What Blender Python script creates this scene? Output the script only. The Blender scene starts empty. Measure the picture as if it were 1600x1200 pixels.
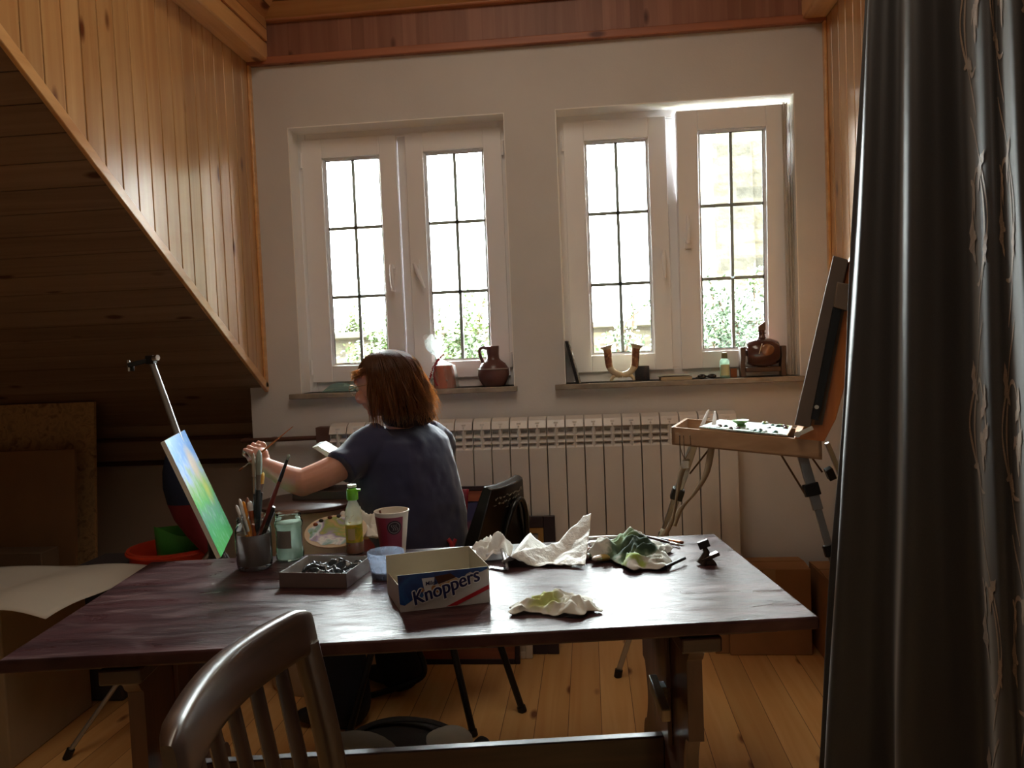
import bpy, math, random
from math import sin, cos, pi, radians, sqrt, atan2
from mathutils import Vector, Matrix, noise
random.seed(7)
scn = bpy.context.scene
COL = scn.collection
V = Vector

# ------------------------------------------------------------------ camera
FPX, YAW, PITCH, ROLL = 1240.0, .0965, -.0455, .0411
CAM = V((0, 0, 1.35))
_f = V((-sin(YAW) * cos(PITCH), cos(YAW) * cos(PITCH), sin(PITCH)))
_r0 = V((cos(YAW), sin(YAW), 0)); _u0 = _r0.cross(_f)
_r = _r0 * cos(ROLL) - _u0 * sin(ROLL); _u = _r0 * sin(ROLL) + _u0 * cos(ROLL)
cd = bpy.data.cameras.new('camera'); cam = bpy.data.objects.new('camera', cd); COL.objects.link(cam)
cd.sensor_width = 36; cd.lens = 36 * FPX / 1600; cd.clip_start = .02; cd.clip_end = 200
cam.matrix_world = Matrix(((_r.x, _u.x, -_f.x, CAM.x), (_r.y, _u.y, -_f.y, CAM.y), (_r.z, _u.z, -_f.z, CAM.z), (0, 0, 0, 1)))
scn.camera = cam
def ray(px, py): return _f + _r * ((px - 800) / FPX) - _u * ((py - 600) / FPX)
def PY(px, py, Y): d = ray(px, py); return CAM + d * (Y / d.y)
def PZ(px, py, Z): d = ray(px, py); return CAM + d * ((Z - CAM.z) / d.z)

# ------------------------------------------------------------------ world and light
scn.view_settings.view_transform = 'Standard'; scn.view_settings.look = 'None'
scn.view_settings.gamma = 1; scn.view_settings.exposure = 1.45
scn.view_settings.use_curve_mapping = False
SKY = 27.0
w = bpy.data.worlds.new('sky'); scn.world = w; w.use_nodes = True
wn = w.node_tree.nodes; wl = w.node_tree.links
bg = wn['Background']; bg.inputs['Strength'].default_value = SKY
tc = wn.new('ShaderNodeTexCoord'); sp = wn.new('ShaderNodeSeparateXYZ'); rp = wn.new('ShaderNodeValToRGB')
wl.new(tc.outputs['Generated'], sp.inputs[0]); wl.new(rp.outputs[0], bg.inputs['Color'])
rp.color_ramp.elements[0].position = 0.0; rp.color_ramp.elements[0].color = (.045, .047, .048, 1)
rp.color_ramp.elements[1].position = .75; rp.color_ramp.elements[1].color = (.93, .97, 1, 1)
# overcast sky, brightest where the sun stands behind the cloud beyond the windows (+Y)
mr = wn.new('ShaderNodeMapRange'); mr.inputs[1].default_value = -1; mr.inputs[2].default_value = 1
wl.new(sp.outputs['Y'], mr.inputs[0]); wl.new(mr.outputs[0], rp.inputs[0])
mz = wn.new('ShaderNodeMapRange'); mz.inputs[1].default_value = 0; mz.inputs[2].default_value = .8; mz.inputs[3].default_value = SKY * .45; mz.inputs[4].default_value = SKY * 2.6
wl.new(sp.outputs['Z'], mz.inputs[0]); wl.new(mz.outputs[0], bg.inputs['Strength'])      # brighter towards the zenith
scn.cycles.max_bounces = 12; scn.cycles.diffuse_bounces = 7; scn.cycles.transparent_max_bounces = 16; scn.cycles.transmission_bounces = 8
scn.cycles.caustics_reflective = False; scn.cycles.caustics_refractive = False; scn.cycles.sample_clamp_indirect = 8
scn.cycles.use_denoising = True
def portal(x0, x1, z0, z1, y):
    l = bpy.data.lights.new('window_daylight', 'AREA'); l.shape = 'RECTANGLE'; l.size = x1 - x0; l.size_y = z1 - z0
    l.cycles.is_portal = True
    o = bpy.data.objects.new('window_daylight', l); COL.objects.link(o)
    o.location = ((x0 + x1) / 2, y, (z0 + z1) / 2); o.rotation_euler = (radians(-90), 0, 0)
portal(-1.36, -.33, 1.17, 2.42, 3.86); portal(-.11, .95, 1.17, 2.42, 3.86)
# weak fill light added overhead, ahead of the camera, to brighten the floor
l = bpy.data.lights.new('fill_light', 'AREA'); l.size = 2.0; l.energy = 18; l.color = (1, .86, .68)
o = bpy.data.objects.new('fill_light', l); COL.objects.link(o); o.location = (.35, 1.5, 3.45)

# ------------------------------------------------------------------ materials
MATS = {}
def nt(name):
    m = bpy.data.materials.new(name); m.use_nodes = True
    return m, m.node_tree.nodes, m.node_tree.links, m.node_tree.nodes['Principled BSDF']
def lin(h):
    return tuple(((c / 255 + .055) / 1.055) ** 2.4 if c / 255 > .04045 else c / 255 / 12.92 for c in h) + (1,)
def mat(name, rgb, rough=.5, metal=0, coat=0, var=.12, vs=6, bump=0, bs=60, trans=0, sheen=0, ior=1.45, alpha=1, sss=0, emit=0, spec=.5, coatr=.08):
    """plain surface whose colour varies a little with a noise texture"""
    if name in MATS: return MATS[name]
    m, n, l, b = nt(name); c = lin(rgb)
    b.inputs['Roughness'].default_value = rough; b.inputs['Metallic'].default_value = metal
    b.inputs['Coat Weight'].default_value = coat; b.inputs['Coat Roughness'].default_value = coatr
    b.inputs['IOR'].default_value = ior
    b.inputs['Transmission Weight'].default_value = trans; b.inputs['Sheen Weight'].default_value = sheen
    b.inputs['Alpha'].default_value = alpha; b.inputs['Specular IOR Level'].default_value = spec
    if sss: b.inputs['Subsurface Weight'].default_value = sss; b.inputs['Subsurface Radius'].default_value = (.01, .004, .002)
    t = n.new('ShaderNodeTexCoord'); no = n.new('ShaderNodeTexNoise'); no.inputs['Scale'].default_value = vs; no.inputs['Detail'].default_value = 4
    l.new(t.outputs['Object'], no.inputs['Vector'])
    r = n.new('ShaderNodeValToRGB')
    r.color_ramp.elements[0].position = .3; r.color_ramp.elements[1].position = .7
    r.color_ramp.elements[0].color = tuple(x * (1 - var) for x in c[:3]) + (1,)
    r.color_ramp.elements[1].color = tuple(min(1, x * (1 + var)) for x in c[:3]) + (1,)
    l.new(no.outputs['Fac'], r.inputs[0]); l.new(r.outputs[0], b.inputs['Base Color'])
    if bump:
        n2 = n.new('ShaderNodeTexNoise'); n2.inputs['Scale'].default_value = bs; n2.inputs['Detail'].default_value = 3
        l.new(t.outputs['Object'], n2.inputs['Vector'])
        bp = n.new('ShaderNodeBump'); bp.inputs['Strength'].default_value = bump; bp.inputs['Distance'].default_value = .004
        l.new(n2.outputs['Fac'], bp.inputs['Height']); l.new(bp.outputs[0], b.inputs['Normal'])
    MATS[name] = m; return m
def wood(name, light, dark, grain='Z', plank=None, rough=.4, coat=0, knots=True, seam=0, bump=.15, sc=1.0, coatr=.1):
    """wood grain along one axis; planks of a given width get their own tone; optional dark seams and knots"""
    if name in MATS: return MATS[name]
    m, n, l, b = nt(name); a, c = lin(light), lin(dark)
    t = n.new('ShaderNodeTexCoord'); s = n.new('ShaderNodeSeparateXYZ'); l.new(t.outputs['Object'], s.inputs[0])
    add = n.new('ShaderNodeVectorMath'); add.operation = 'ADD'; l.new(t.outputs['Object'], add.inputs[0])
    wnz = None
    if plank:
        ax, wd = plank
        d = n.new('ShaderNodeMath'); d.operation = 'DIVIDE'; d.inputs[1].default_value = wd; l.new(s.outputs[ax], d.inputs[0])
        fl = n.new('ShaderNodeMath'); fl.operation = 'FLOOR'; l.new(d.outputs[0], fl.inputs[0])
        wnz = n.new('ShaderNodeTexWhiteNoise'); wnz.noise_dimensions = '1D'; l.new(fl.outputs[0], wnz.inputs['W'])
        mul = n.new('ShaderNodeVectorMath'); mul.operation = 'SCALE'; mul.inputs['Scale'].default_value = 7
        l.new(wnz.outputs['Color'], mul.inputs[0]); l.new(mul.outputs[0], add.inputs[1])
    mp = n.new('ShaderNodeMapping'); l.new(add.outputs[0], mp.inputs['Vector'])
    g = 'XYZ'.index(grain); k = [22 * sc] * 3; k[g] = 1.1 * sc; mp.inputs['Scale'].default_value = k
    no = n.new('ShaderNodeTexNoise'); no.inputs['Scale'].default_value = 1; no.inputs['Detail'].default_value = 5; no.inputs['Distortion'].default_value = .8
    l.new(mp.outputs[0], no.inputs['Vector'])
    r = n.new('ShaderNodeValToRGB'); r.color_ramp.elements[0].position = .32; r.color_ramp.elements[1].position = .68
    r.color_ramp.elements[0].color = c; r.color_ramp.elements[1].color = a; l.new(no.outputs['Fac'], r.inputs[0])
    out = r.outputs[0]
    def mixc(fac, A, colr, typ='MULTIPLY'):
        x = n.new('ShaderNodeMix'); x.data_type = 'RGBA'; x.blend_type = typ
        if isinstance(fac, float): x.inputs[0].default_value = fac
        else: l.new(fac, x.inputs[0])
        l.new(A, x.inputs[6])
        if isinstance(colr, tuple): x.inputs[7].default_value = colr
        else: l.new(colr, x.inputs[7])
        return x.outputs[2]
    if wnz:
        r2 = n.new('ShaderNodeValToRGB'); r2.color_ramp.elements[0].color = (.72, .68, .64, 1); r2.color_ramp.elements[1].color = (1.0, 1.0, 1.0, 1)
        l.new(wnz.outputs['Value'], r2.inputs[0]); out = mixc(1.0, out, r2.outputs[0])
    if knots:
        mk = n.new('ShaderNodeMapping'); l.new(add.outputs[0], mk.inputs['Vector'])
        kk = [7.5] * 3; kk[g] = 3.0; mk.inputs['Scale'].default_value = kk
        vo = n.new('ShaderNodeTexVoronoi'); vo.inputs['Scale'].default_value = 1; l.new(mk.outputs[0], vo.inputs['Vector'])
        mr = n.new('ShaderNodeMapRange'); mr.inputs[1].default_value = .07; mr.inputs[2].default_value = .15; mr.inputs[3].default_value = 1; mr.inputs[4].default_value = 0
        l.new(vo.outputs['Distance'], mr.inputs[0]); out = mixc(mr.outputs[0], out, (.28, .14, .08, 1))
    if seam and plank:
        fr = n.new('ShaderNodeMath'); fr.operation = 'FRACT'; l.new(d.outputs[0], fr.inputs[0])
        lt = n.new('ShaderNodeMath'); lt.operation = 'LESS_THAN'; lt.inputs[1].default_value = seam; l.new(fr.outputs[0], lt.inputs[0])
        out = mixc(lt.outputs[0], out, (.25, .17, .12, 1))
    l.new(out, b.inputs['Base Color'])
    b.inputs['Roughness'].default_value = rough; b.inputs['Coat Weight'].default_value = coat; b.inputs['Coat Roughness'].default_value = coatr
    bp = n.new('ShaderNodeBump'); bp.inputs['Strength'].default_value = bump; bp.inputs['Distance'].default_value = .003
    l.new(no.outputs['Fac'], bp.inputs['Height']); l.new(bp.outputs[0], b.inputs['Normal'])
    MATS[name] = m; return m
def stained(name, cloth, stain, pts, sc=22):
    if name in MATS: return MATS[name]
    m, n, l, b = nt(name); t = n.new('ShaderNodeTexCoord'); no = n.new('ShaderNodeTexNoise'); no.inputs['Scale'].default_value = sc; no.inputs['Detail'].default_value = 5; l.new(t.outputs['Object'], no.inputs['Vector'])
    cur = None
    base = n.new('ShaderNodeValToRGB'); base.color_ramp.elements[0].color = tuple(x * .85 for x in lin(cloth)[:3]) + (1,); base.color_ramp.elements[1].color = lin(cloth); l.new(no.outputs['Fac'], base.inputs[0]); cur = base.outputs[0]
    for (c, r, col) in pts:
        d = n.new('ShaderNodeVectorMath'); d.operation = 'DISTANCE'; d.inputs[1].default_value = c; l.new(t.outputs['Object'], d.inputs[0])
        a = n.new('ShaderNodeMath'); a.operation = 'MULTIPLY_ADD'; a.inputs[1].default_value = r * 3.2; l.new(no.outputs['Fac'], a.inputs[0]); l.new(d.outputs['Value'], a.inputs[2])
        mr = n.new('ShaderNodeMapRange'); mr.inputs[1].default_value = r * 2.35; mr.inputs[2].default_value = r * 2.9; mr.inputs[3].default_value = .92; mr.inputs[4].default_value = 0; l.new(a.outputs[0], mr.inputs[0])
        x = n.new('ShaderNodeMix'); x.data_type = 'RGBA'; l.new(mr.outputs[0], x.inputs[0]); l.new(cur, x.inputs[6]); x.inputs[7].default_value = lin(col); cur = x.outputs[2]
    l.new(cur, b.inputs['Base Color']); b.inputs['Roughness'].default_value = .9
    MATS[name] = m; return m
def pane_glass(name, tint=(1, 1, 1), rough=0.0, fac=1.0):
    """thin sheet of glass or clear film: lets light through and mirrors a little"""
    if name in MATS: return MATS[name]
    m = bpy.data.materials.new(name); m.use_nodes = True; n = m.node_tree.nodes; l = m.node_tree.links; n.clear()
    o = n.new('ShaderNodeOutputMaterial'); mx = n.new('ShaderNodeMixShader'); tr = n.new('ShaderNodeBsdfTransparent'); gl = n.new('ShaderNodeBsdfGlossy')
    fr = n.new('ShaderNodeFresnel'); fr.inputs['IOR'].default_value = 1.45
    tr.inputs[0].default_value = tuple(tint) + (1,); gl.inputs['Roughness'].default_value = rough
    if fac != 1:
        mm = n.new('ShaderNodeMath'); mm.operation = 'MULTIPLY'; mm.inputs[1].default_value = fac; l.new(fr.outputs[0], mm.inputs[0]); l.new(mm.outputs[0], mx.inputs[0])
    else: l.new(fr.outputs[0], mx.inputs[0])
    l.new(tr.outputs[0], mx.inputs[1]); l.new(gl.outputs[0], mx.inputs[2]); l.new(mx.outputs[0], o.inputs[0])
    MATS[name] = m; return m
def film(name, rgb, amount=.35, rough=.3):
    """milky translucent plastic or cloudy water: part see-through, part scattering"""
    if name in MATS: return MATS[name]
    m = bpy.data.materials.new(name); m.use_nodes = True; n = m.node_tree.nodes; l = m.node_tree.links; n.clear()
    o = n.new('ShaderNodeOutputMaterial'); mx = n.new('ShaderNodeMixShader'); tr = n.new('ShaderNodeBsdfTransparent')
    ms = n.new('ShaderNodeMixShader'); df = n.new('ShaderNodeBsdfDiffuse'); tl = n.new('ShaderNodeBsdfTranslucent'); g = n.new('ShaderNodeBsdfGlossy')
    m2 = n.new('ShaderNodeMixShader'); m2.inputs[0].default_value = .12; g.inputs['Roughness'].default_value = rough
    c = lin(rgb); df.inputs[0].default_value = c; tl.inputs[0].default_value = c
    ms.inputs[0].default_value = .6; l.new(df.outputs[0], ms.inputs[1]); l.new(tl.outputs[0], ms.inputs[2])
    l.new(ms.outputs[0], m2.inputs[1]); l.new(g.outputs[0], m2.inputs[2])
    t = n.new('ShaderNodeTexCoord'); no = n.new('ShaderNodeTexNoise'); no.inputs['Scale'].default_value = 25
    l.new(t.outputs['Object'], no.inputs['Vector'])
    mr = n.new('ShaderNodeMapRange'); mr.inputs[3].default_value = max(0, amount - .12); mr.inputs[4].default_value = min(1, amount + .12)
    l.new(no.outputs['Fac'], mr.inputs[0]); l.new(mr.outputs[0], mx.inputs[0])
    tr.inputs[0].default_value = tuple(.6 + .4 * x for x in c[:3]) + (1,)
    l.new(tr.outputs[0], mx.inputs[1]); l.new(m2.outputs[0], mx.inputs[2]); l.new(mx.outputs[0], o.inputs[0])
    MATS[name] = m; return m
def patches(name, cols, scale=8, rough=.5, metal=0, dist=1.0):
    """soft patches of several colours (paint, paper, lichen)"""
    if name in MATS: return MATS[name]
    m, n, l, b = nt(name); t = n.new('ShaderNodeTexCoord'); no = n.new('ShaderNodeTexNoise')
    no.inputs['Scale'].default_value = scale; no.inputs['Detail'].default_value = 5; no.inputs['Distortion'].default_value = dist
    l.new(t.outputs['Object'], no.inputs['Vector']); r = n.new('ShaderNodeValToRGB'); l.new(no.outputs['Fac'], r.inputs[0])
    e = r.color_ramp.elements
    k = len(cols); e[0].position = .3; e[0].color = lin(cols[0]); e[1].position = .7; e[1].color = lin(cols[-1])
    for i in range(1, k - 1):
        q = e.new(.3 + .4 * i / (k - 1)); q.color = lin(cols[i])
    l.new(r.outputs[0], b.inputs['Base Color']); b.inputs['Roughness'].default_value = rough; b.inputs['Metallic'].default_value = metal
    MATS[name] = m; return m
def stone(name, cols, w_=.35, h_=.16, mortar=(120, 112, 98)):
    if name in MATS: return MATS[name]
    m, n, l, b = nt(name); t = n.new('ShaderNodeTexCoord'); mp = n.new('ShaderNodeMapping'); l.new(t.outputs['Object'], mp.inputs[0])
    mp.inputs['Rotation'].default_value = (radians(90), 0, 0)
    br = n.new('ShaderNodeTexBrick'); l.new(mp.outputs[0], br.inputs['Vector'])
    br.inputs['Scale'].default_value = 1; br.inputs['Brick Width'].default_value = w_; br.inputs['Row Height'].default_value = h_; br.inputs['Mortar Size'].default_value = .02
    br.inputs['Color1'].default_value = lin(cols[0]); br.inputs['Color2'].default_value = lin(cols[1]); br.inputs['Mortar'].default_value = lin(mortar)
    no = n.new('ShaderNodeTexNoise'); no.inputs['Scale'].default_value = 5; no.inputs['Detail'].default_value = 6; l.new(t.outputs['Object'], no.inputs['Vector'])
    x = n.new('ShaderNodeMix'); x.data_type = 'RGBA'; x.blend_type = 'OVERLAY'; x.inputs[0].default_value = .8
    l.new(br.outputs['Color'], x.inputs[6]); l.new(no.outputs['Fac'], x.inputs[7]); l.new(x.outputs[2], b.inputs['Base Color'])
    b.inputs['Roughness'].default_value = .95
    bp = n.new('ShaderNodeBump'); bp.inputs['Distance'].default_value = .03; l.new(no.outputs['Fac'], bp.inputs['Height']); l.new(bp.outputs[0], b.inputs['Normal'])
    MATS[name] = m; return m

# ------------------------------------------------------------------ mesh helpers
WM = {}
def RZ(a): return Matrix.Rotation(a, 4, 'Z')
class MB:
    def __init__(s): s.v = []; s.f = []; s.m = []; s.cur = 0
    def add(s, vs, fs):
        b = len(s.v); s.v += [V(v) for v in vs]
        for f in fs: s.f.append([b + i for i in f]); s.m.append(s.cur)
        return s
    def box(s, c, d, M=None):
        c = V(c); vs = []
        for x in (-.5, .5):
            for y in (-.5, .5):
                for z in (-.5, .5):
                    q = V((x * d[0], y * d[1], z * d[2]))
                    if M is not None: q = M.to_3x3() @ q
                    vs.append(c + q)
        return s.add(vs, [(0, 1, 3, 2), (4, 6, 7, 5), (0, 4, 5, 1), (2, 3, 7, 6), (0, 2, 6, 4), (1, 5, 7, 3)])
    def span(s, a, b): return s.box([(a[i] + b[i]) / 2 for i in range(3)], [abs(b[i] - a[i]) for i in range(3)])
    def beam(s, p0, p1, wd, th, up=(0, 0, 1)):
        """board from p0 to p1: width across, thickness along up"""
        p0, p1 = V(p0), V(p1); d = p1 - p0; L = d.length; d.normalize(); u = V(up); r = d.cross(u)
        if r.length < 1e-4: r = d.cross(V((1, 0, 0)))
        r.normalize(); u = r.cross(d)
        M = Matrix((r, d, u)).transposed()
        return s.box((p0 + p1) / 2, (wd, L, th), M)
    def tube(s, pts, r, n=10, caps=True, flat=1.0, ref=None):
        pts = [V(p) for p in pts]; rs = r if isinstance(r, (list, tuple)) else [r] * len(pts); b = len(s.v); vs = []
        prev = None
        for i, p in enumerate(pts):
            t = (pts[min(i + 1, len(pts) - 1)] - pts[max(i - 1, 0)])
            if t.length < 1e-9: t = V((0, 0, 1))
            t.normalize()
            if prev is None:
                a = V(ref) if ref else (V((0, 0, 1)) if abs(t.z) < .9 else V((1, 0, 0)))
                x = a.cross(t); x.normalize()
            else:
                x = prev - t * prev.dot(t)
                if x.length < 1e-6: x = V((1, 0, 0)).cross(t)
                x.normalize()
            prev = x; y = t.cross(x)
            for k in range(n):
                a = 2 * pi * k / n; vs.append(p + (x * cos(a) + y * sin(a) * flat) * rs[i])
        fs = []
        for i in range(len(pts) - 1):
            for k in range(n):
                k2 = (k + 1) % n; fs.append((i * n + k, i * n + k2, (i + 1) * n + k2, (i + 1) * n + k))
        if caps: fs.append(tuple(range(n))[::-1]); fs.append(tuple((len(pts) - 1) * n + k for k in range(n)))
        return s.add(vs, fs)
    def cyl(s, p0, p1, r0, r1=None, n=20): return s.tube([p0, p1], [r0, r0 if r1 is None else r1], n)
    def lathe(s, c, prof, n=36, M=None, sx=1, sy=1):
        c = V(c); vs = []
        for r, z in prof:
            for k in range(n):
                a = 2 * pi * k / n; q = V((r * cos(a) * sx, r * sin(a) * sy, z))
                if M is not None: q = M.to_3x3() @ q
                vs.append(c + q)
        fs = []
        for i in range(len(prof) - 1):
            for k in range(n):
                k2 = (k + 1) % n; fs.append((i * n + k, i * n + k2, (i + 1) * n + k2, (i + 1) * n + k))
        if prof[0][0] > 1e-5: fs.append(tuple(range(n))[::-1])
        if prof[-1][0] > 1e-5: fs.append(tuple((len(prof) - 1) * n + k for k in range(n)))
        return s.add(vs, fs)
    def ell(s, c, r, M=None, n=20, m=12):
        prof = [(sin(pi * i / m) if 0 < i < m else 1e-6, -cos(pi * i / m)) for i in range(m + 1)]
        vs = []; c = V(c)
        for a_, z in prof:
            for k in range(n):
                a = 2 * pi * k / n; q = V((a_ * cos(a) * r[0], a_ * sin(a) * r[1], z * r[2]))
                if M is not None: q = M.to_3x3() @ q
                vs.append(c + q)
        fs = [(i * n + k, i * n + (k + 1) % n, (i + 1) * n + (k + 1) % n, (i + 1) * n + k) for i in range(m) for k in range(n)]
        return s.add(vs, fs)
    def prism(s, poly, vec):
        n = len(poly); vec = V(vec); vs = [V(p) for p in poly] + [V(p) + vec for p in poly]
        return s.add(vs, [tuple(range(n))[::-1], tuple(range(n, 2 * n))] + [(i, (i + 1) % n, n + (i + 1) % n, n + i) for i in range(n)])
    def grid(s, fn, nu, nv):
        vs = [fn(i / nu, j / nv) for j in range(nv + 1) for i in range(nu + 1)]
        return s.add(vs, [(j * (nu + 1) + i, j * (nu + 1) + i + 1, (j + 1) * (nu + 1) + i + 1, (j + 1) * (nu + 1) + i) for j in range(nv) for i in range(nu)])
    def loft(s, rings, caps=True):
        n = len(rings[0]); vs = [p for r in rings for p in r]
        fs = [(i * n + k, i * n + (k + 1) % n, (i + 1) * n + (k + 1) % n, (i + 1) * n + k) for i in range(len(rings) - 1) for k in range(n)]
        if caps: fs += [tuple(range(n))[::-1], tuple((len(rings) - 1) * n + k for k in range(n))]
        return s.add(vs, fs)
    def build(s, name, mats, parent=None, local=False, smooth=True, bevel=0, solid=0, sub=0, origin='base', remesh=0, sm=0, ang=40, seg=2):
        if not isinstance(mats, (list, tuple)): mats = [mats]
        me = bpy.data.meshes.new(name); o = bpy.data.objects.new(name, me); COL.objects.link(o)
        if parent is not None:
            W = WM[parent]
            if not local:
                I = W.inverted(); s.v = [I @ v for v in s.v]
            WM[o] = W; o.parent = parent
        else:
            off = V((0, 0, 0))
            if origin == 'base':
                xs = [v.x for v in s.v]; ys = [v.y for v in s.v]; zs = [v.z for v in s.v]
                off = V(((min(xs) + max(xs)) / 2, (min(ys) + max(ys)) / 2, min(zs)))
            elif origin is not None: off = V(origin)
            s.v = [v - off for v in s.v]; o.location = off; WM[o] = Matrix.Translation(off)
        me.from_pydata([tuple(v) for v in s.v], [], s.f)
        for m in mats: me.materials.append(m)
        if len(mats) > 1:
            for p, k in zip(me.polygons, s.m): p.material_index = k
        me.validate(); me.update()
        if smooth:
            for p in me.polygons: p.use_smooth = True
            if not (remesh or sub): me.set_sharp_from_angle(angle=radians(ang))
        if remesh:
            r = o.modifiers.new('remesh', 'REMESH'); r.mode = 'VOXEL'; r.voxel_size = remesh; r.use_smooth_shade = True
        if sm:
            q = o.modifiers.new('smooth', 'SMOOTH'); q.factor = .6; q.iterations = sm
        if solid: q = o.modifiers.new('solid', 'SOLIDIFY'); q.thickness = solid; q.offset = 0
        if bevel: q = o.modifiers.new('bevel', 'BEVEL'); q.width = bevel; q.segments = seg; q.limit_method = 'ANGLE'
        if sub: q = o.modifiers.new('sub', 'SUBSURF'); q.levels = sub; q.render_levels = sub
        return o
def tag(o, label, cat, group=None, kind=None):
    o['label'] = label; o['category'] = cat
    if group: o['group'] = group
    if kind: o['kind'] = kind
    return o
def thing(name, label, cat, loc=(0, 0, 0), rot=0, group=None):
    o = bpy.data.objects.new(name, None); COL.objects.link(o); o.location = loc; o.rotation_euler = (0, 0, rot); o.empty_display_size = .05
    WM[o] = Matrix.Translation(V(loc)) @ RZ(rot); return tag(o, label, cat, group)
def struct(o): o['kind'] = 'structure'; return o
def text_mesh(name, s, size, M, mt, parent, extrude=.0004, offset=0, shear=0, align='LEFT', sx=1.0):
    """flat lettering; M maps letter x,y,z to world"""
    c = bpy.data.curves.new(name, 'FONT'); c.body = s; c.size = size; c.extrude = extrude; c.offset = offset; c.shear = shear; c.align_x = align
    t = bpy.data.objects.new(name, c); COL.objects.link(t)
    dg = bpy.context.evaluated_depsgraph_get(); me = bpy.data.meshes.new_from_object(t.evaluated_get(dg))
    bpy.data.objects.remove(t); me.transform(WM[parent].inverted() @ M @ Matrix.Diagonal((sx, 1, 1, 1))); me.materials.clear(); me.materials.append(mt)
    o = bpy.data.objects.new(name, me); COL.objects.link(o); o.parent = parent; WM[o] = WM[parent]; return o
def basis(o, x, y, z):
    x, y, z = V(x), V(y), V(z); return Matrix(((x.x, y.x, z.x, o[0]), (x.y, y.y, z.y, o[1]), (x.z, y.z, z.z, o[2]), (0, 0, 0, 1)))
def cat_rom(P, t):
    n = len(P) - 1; x = min(max(t, 0), 1) * n; i = min(int(x), n - 1); u = x - i
    p0, p1, p2, p3 = P[max(i - 1, 0)], P[i], P[i + 1], P[min(i + 2, n)]
    return (p1 * 2 + (p2 - p0) * u + (p0 * 2 - p1 * 5 + p2 * 4 - p3) * u * u + (p1 * 3 - p0 - p2 * 3 + p3) * u ** 3) * .5
def spline(P, n=24): P = [V(p) for p in P]; return [cat_rom(P, i / n) for i in range(n + 1)]

# ------------------------------------------------------------------ room shell
WY, XL, XR, KY = 3.63, -1.52, 1.075, 3.95
S0, SL = 1.211, .633                       # roof slope: z = S0 + SL*(WY-y)
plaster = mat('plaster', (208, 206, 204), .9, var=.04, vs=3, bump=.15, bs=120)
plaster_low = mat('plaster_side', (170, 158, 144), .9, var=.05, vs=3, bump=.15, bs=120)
pine = wood('pine_cladding', (226, 182, 126), (206, 154, 98), 'Z', ('Y', .0905), rough=.3, coat=1.0, coatr=.2)
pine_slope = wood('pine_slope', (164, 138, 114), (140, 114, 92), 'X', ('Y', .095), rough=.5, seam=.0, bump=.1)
pine_trim = wood('pine_trim', (232, 184, 124), (210, 154, 96), 'Y', rough=.3, coat=.5, coatr=.2)
pine_red = wood('pine_fascia', (164, 116, 96), (144, 96, 78), 'Z', ('X', .06), rough=.5)
pine_ceil = wood('pine_ceiling', (216, 164, 106), (190, 136, 82), 'X', ('Y', .09), rough=.4, seam=.06)
floor_m = wood('floor_boards', (246, 200, 134), (232, 176, 108), 'Y', ('X', .118), rough=.38, coat=.25, seam=.02, coatr=.2)
gap_dark = mat('gap_dark', (70, 40, 22), .9)

MB().span((-3.7, -1.7, -.06), (2.7, 4.3, 0)).build('floor', floor_m, origin=None)['kind'] = 'structure'
# window wall: pieces around the two openings, with real thickness for the reveals
WT = .34
O1, O2, ZB, ZT = (-1.352, -.338), (-.107, .94), 1.175, 2.414
wb = MB()
for a, b, c, d in ((-1.60, O1[0], 0, 3.0), (O1[1], O2[0], 0, 3.0), (O2[1], 2.7, 0, 3.0), (O1[0], O1[1], 0, ZB), (O1[0], O1[1], ZT, 3.0), (O2[0], O2[1], 0, ZB), (O2[0], O2[1], ZT, 3.0)):
    wb.span((a, WY, c), (b, WY + WT, d))
struct(wb.build('wall_back', plaster, origin=None, smooth=False))
white_p = mat('white_paint', (248, 246, 242), .7, var=.02, vs=3, bump=.08, bs=90)
for k, (a, c) in enumerate((O1, O2)):
    b = MB(); b.span((a, WY - .001, ZB), (a + .004, WY + WT, ZT)); b.span((c - .004, WY - .001, ZB), (c, WY + WT, ZT)); b.span((a, WY - .001, ZT - .004), (c, WY + WT, ZT))
    struct(b.build('trim_%d' % (12 + k), white_p, origin=None, smooth=False))
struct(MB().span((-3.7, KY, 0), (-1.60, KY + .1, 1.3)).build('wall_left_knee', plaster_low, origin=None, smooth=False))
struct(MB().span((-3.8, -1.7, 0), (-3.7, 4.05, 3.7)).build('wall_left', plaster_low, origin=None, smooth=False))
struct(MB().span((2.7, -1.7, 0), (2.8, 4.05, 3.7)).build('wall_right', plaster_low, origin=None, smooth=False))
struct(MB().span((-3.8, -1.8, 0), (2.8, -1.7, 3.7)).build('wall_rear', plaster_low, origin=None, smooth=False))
struct(MB().span((-3.8, -1.8, 3.7), (2.8, 4.3, 3.8)).build('ceiling', pine_ceil, origin=None, smooth=False))
struct(MB().span((-3.8, WY + .02, 3.0), (2.8, WY + WT, 3.7)).build('wall_back_upper', pine_red, origin=None, smooth=False))
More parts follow.
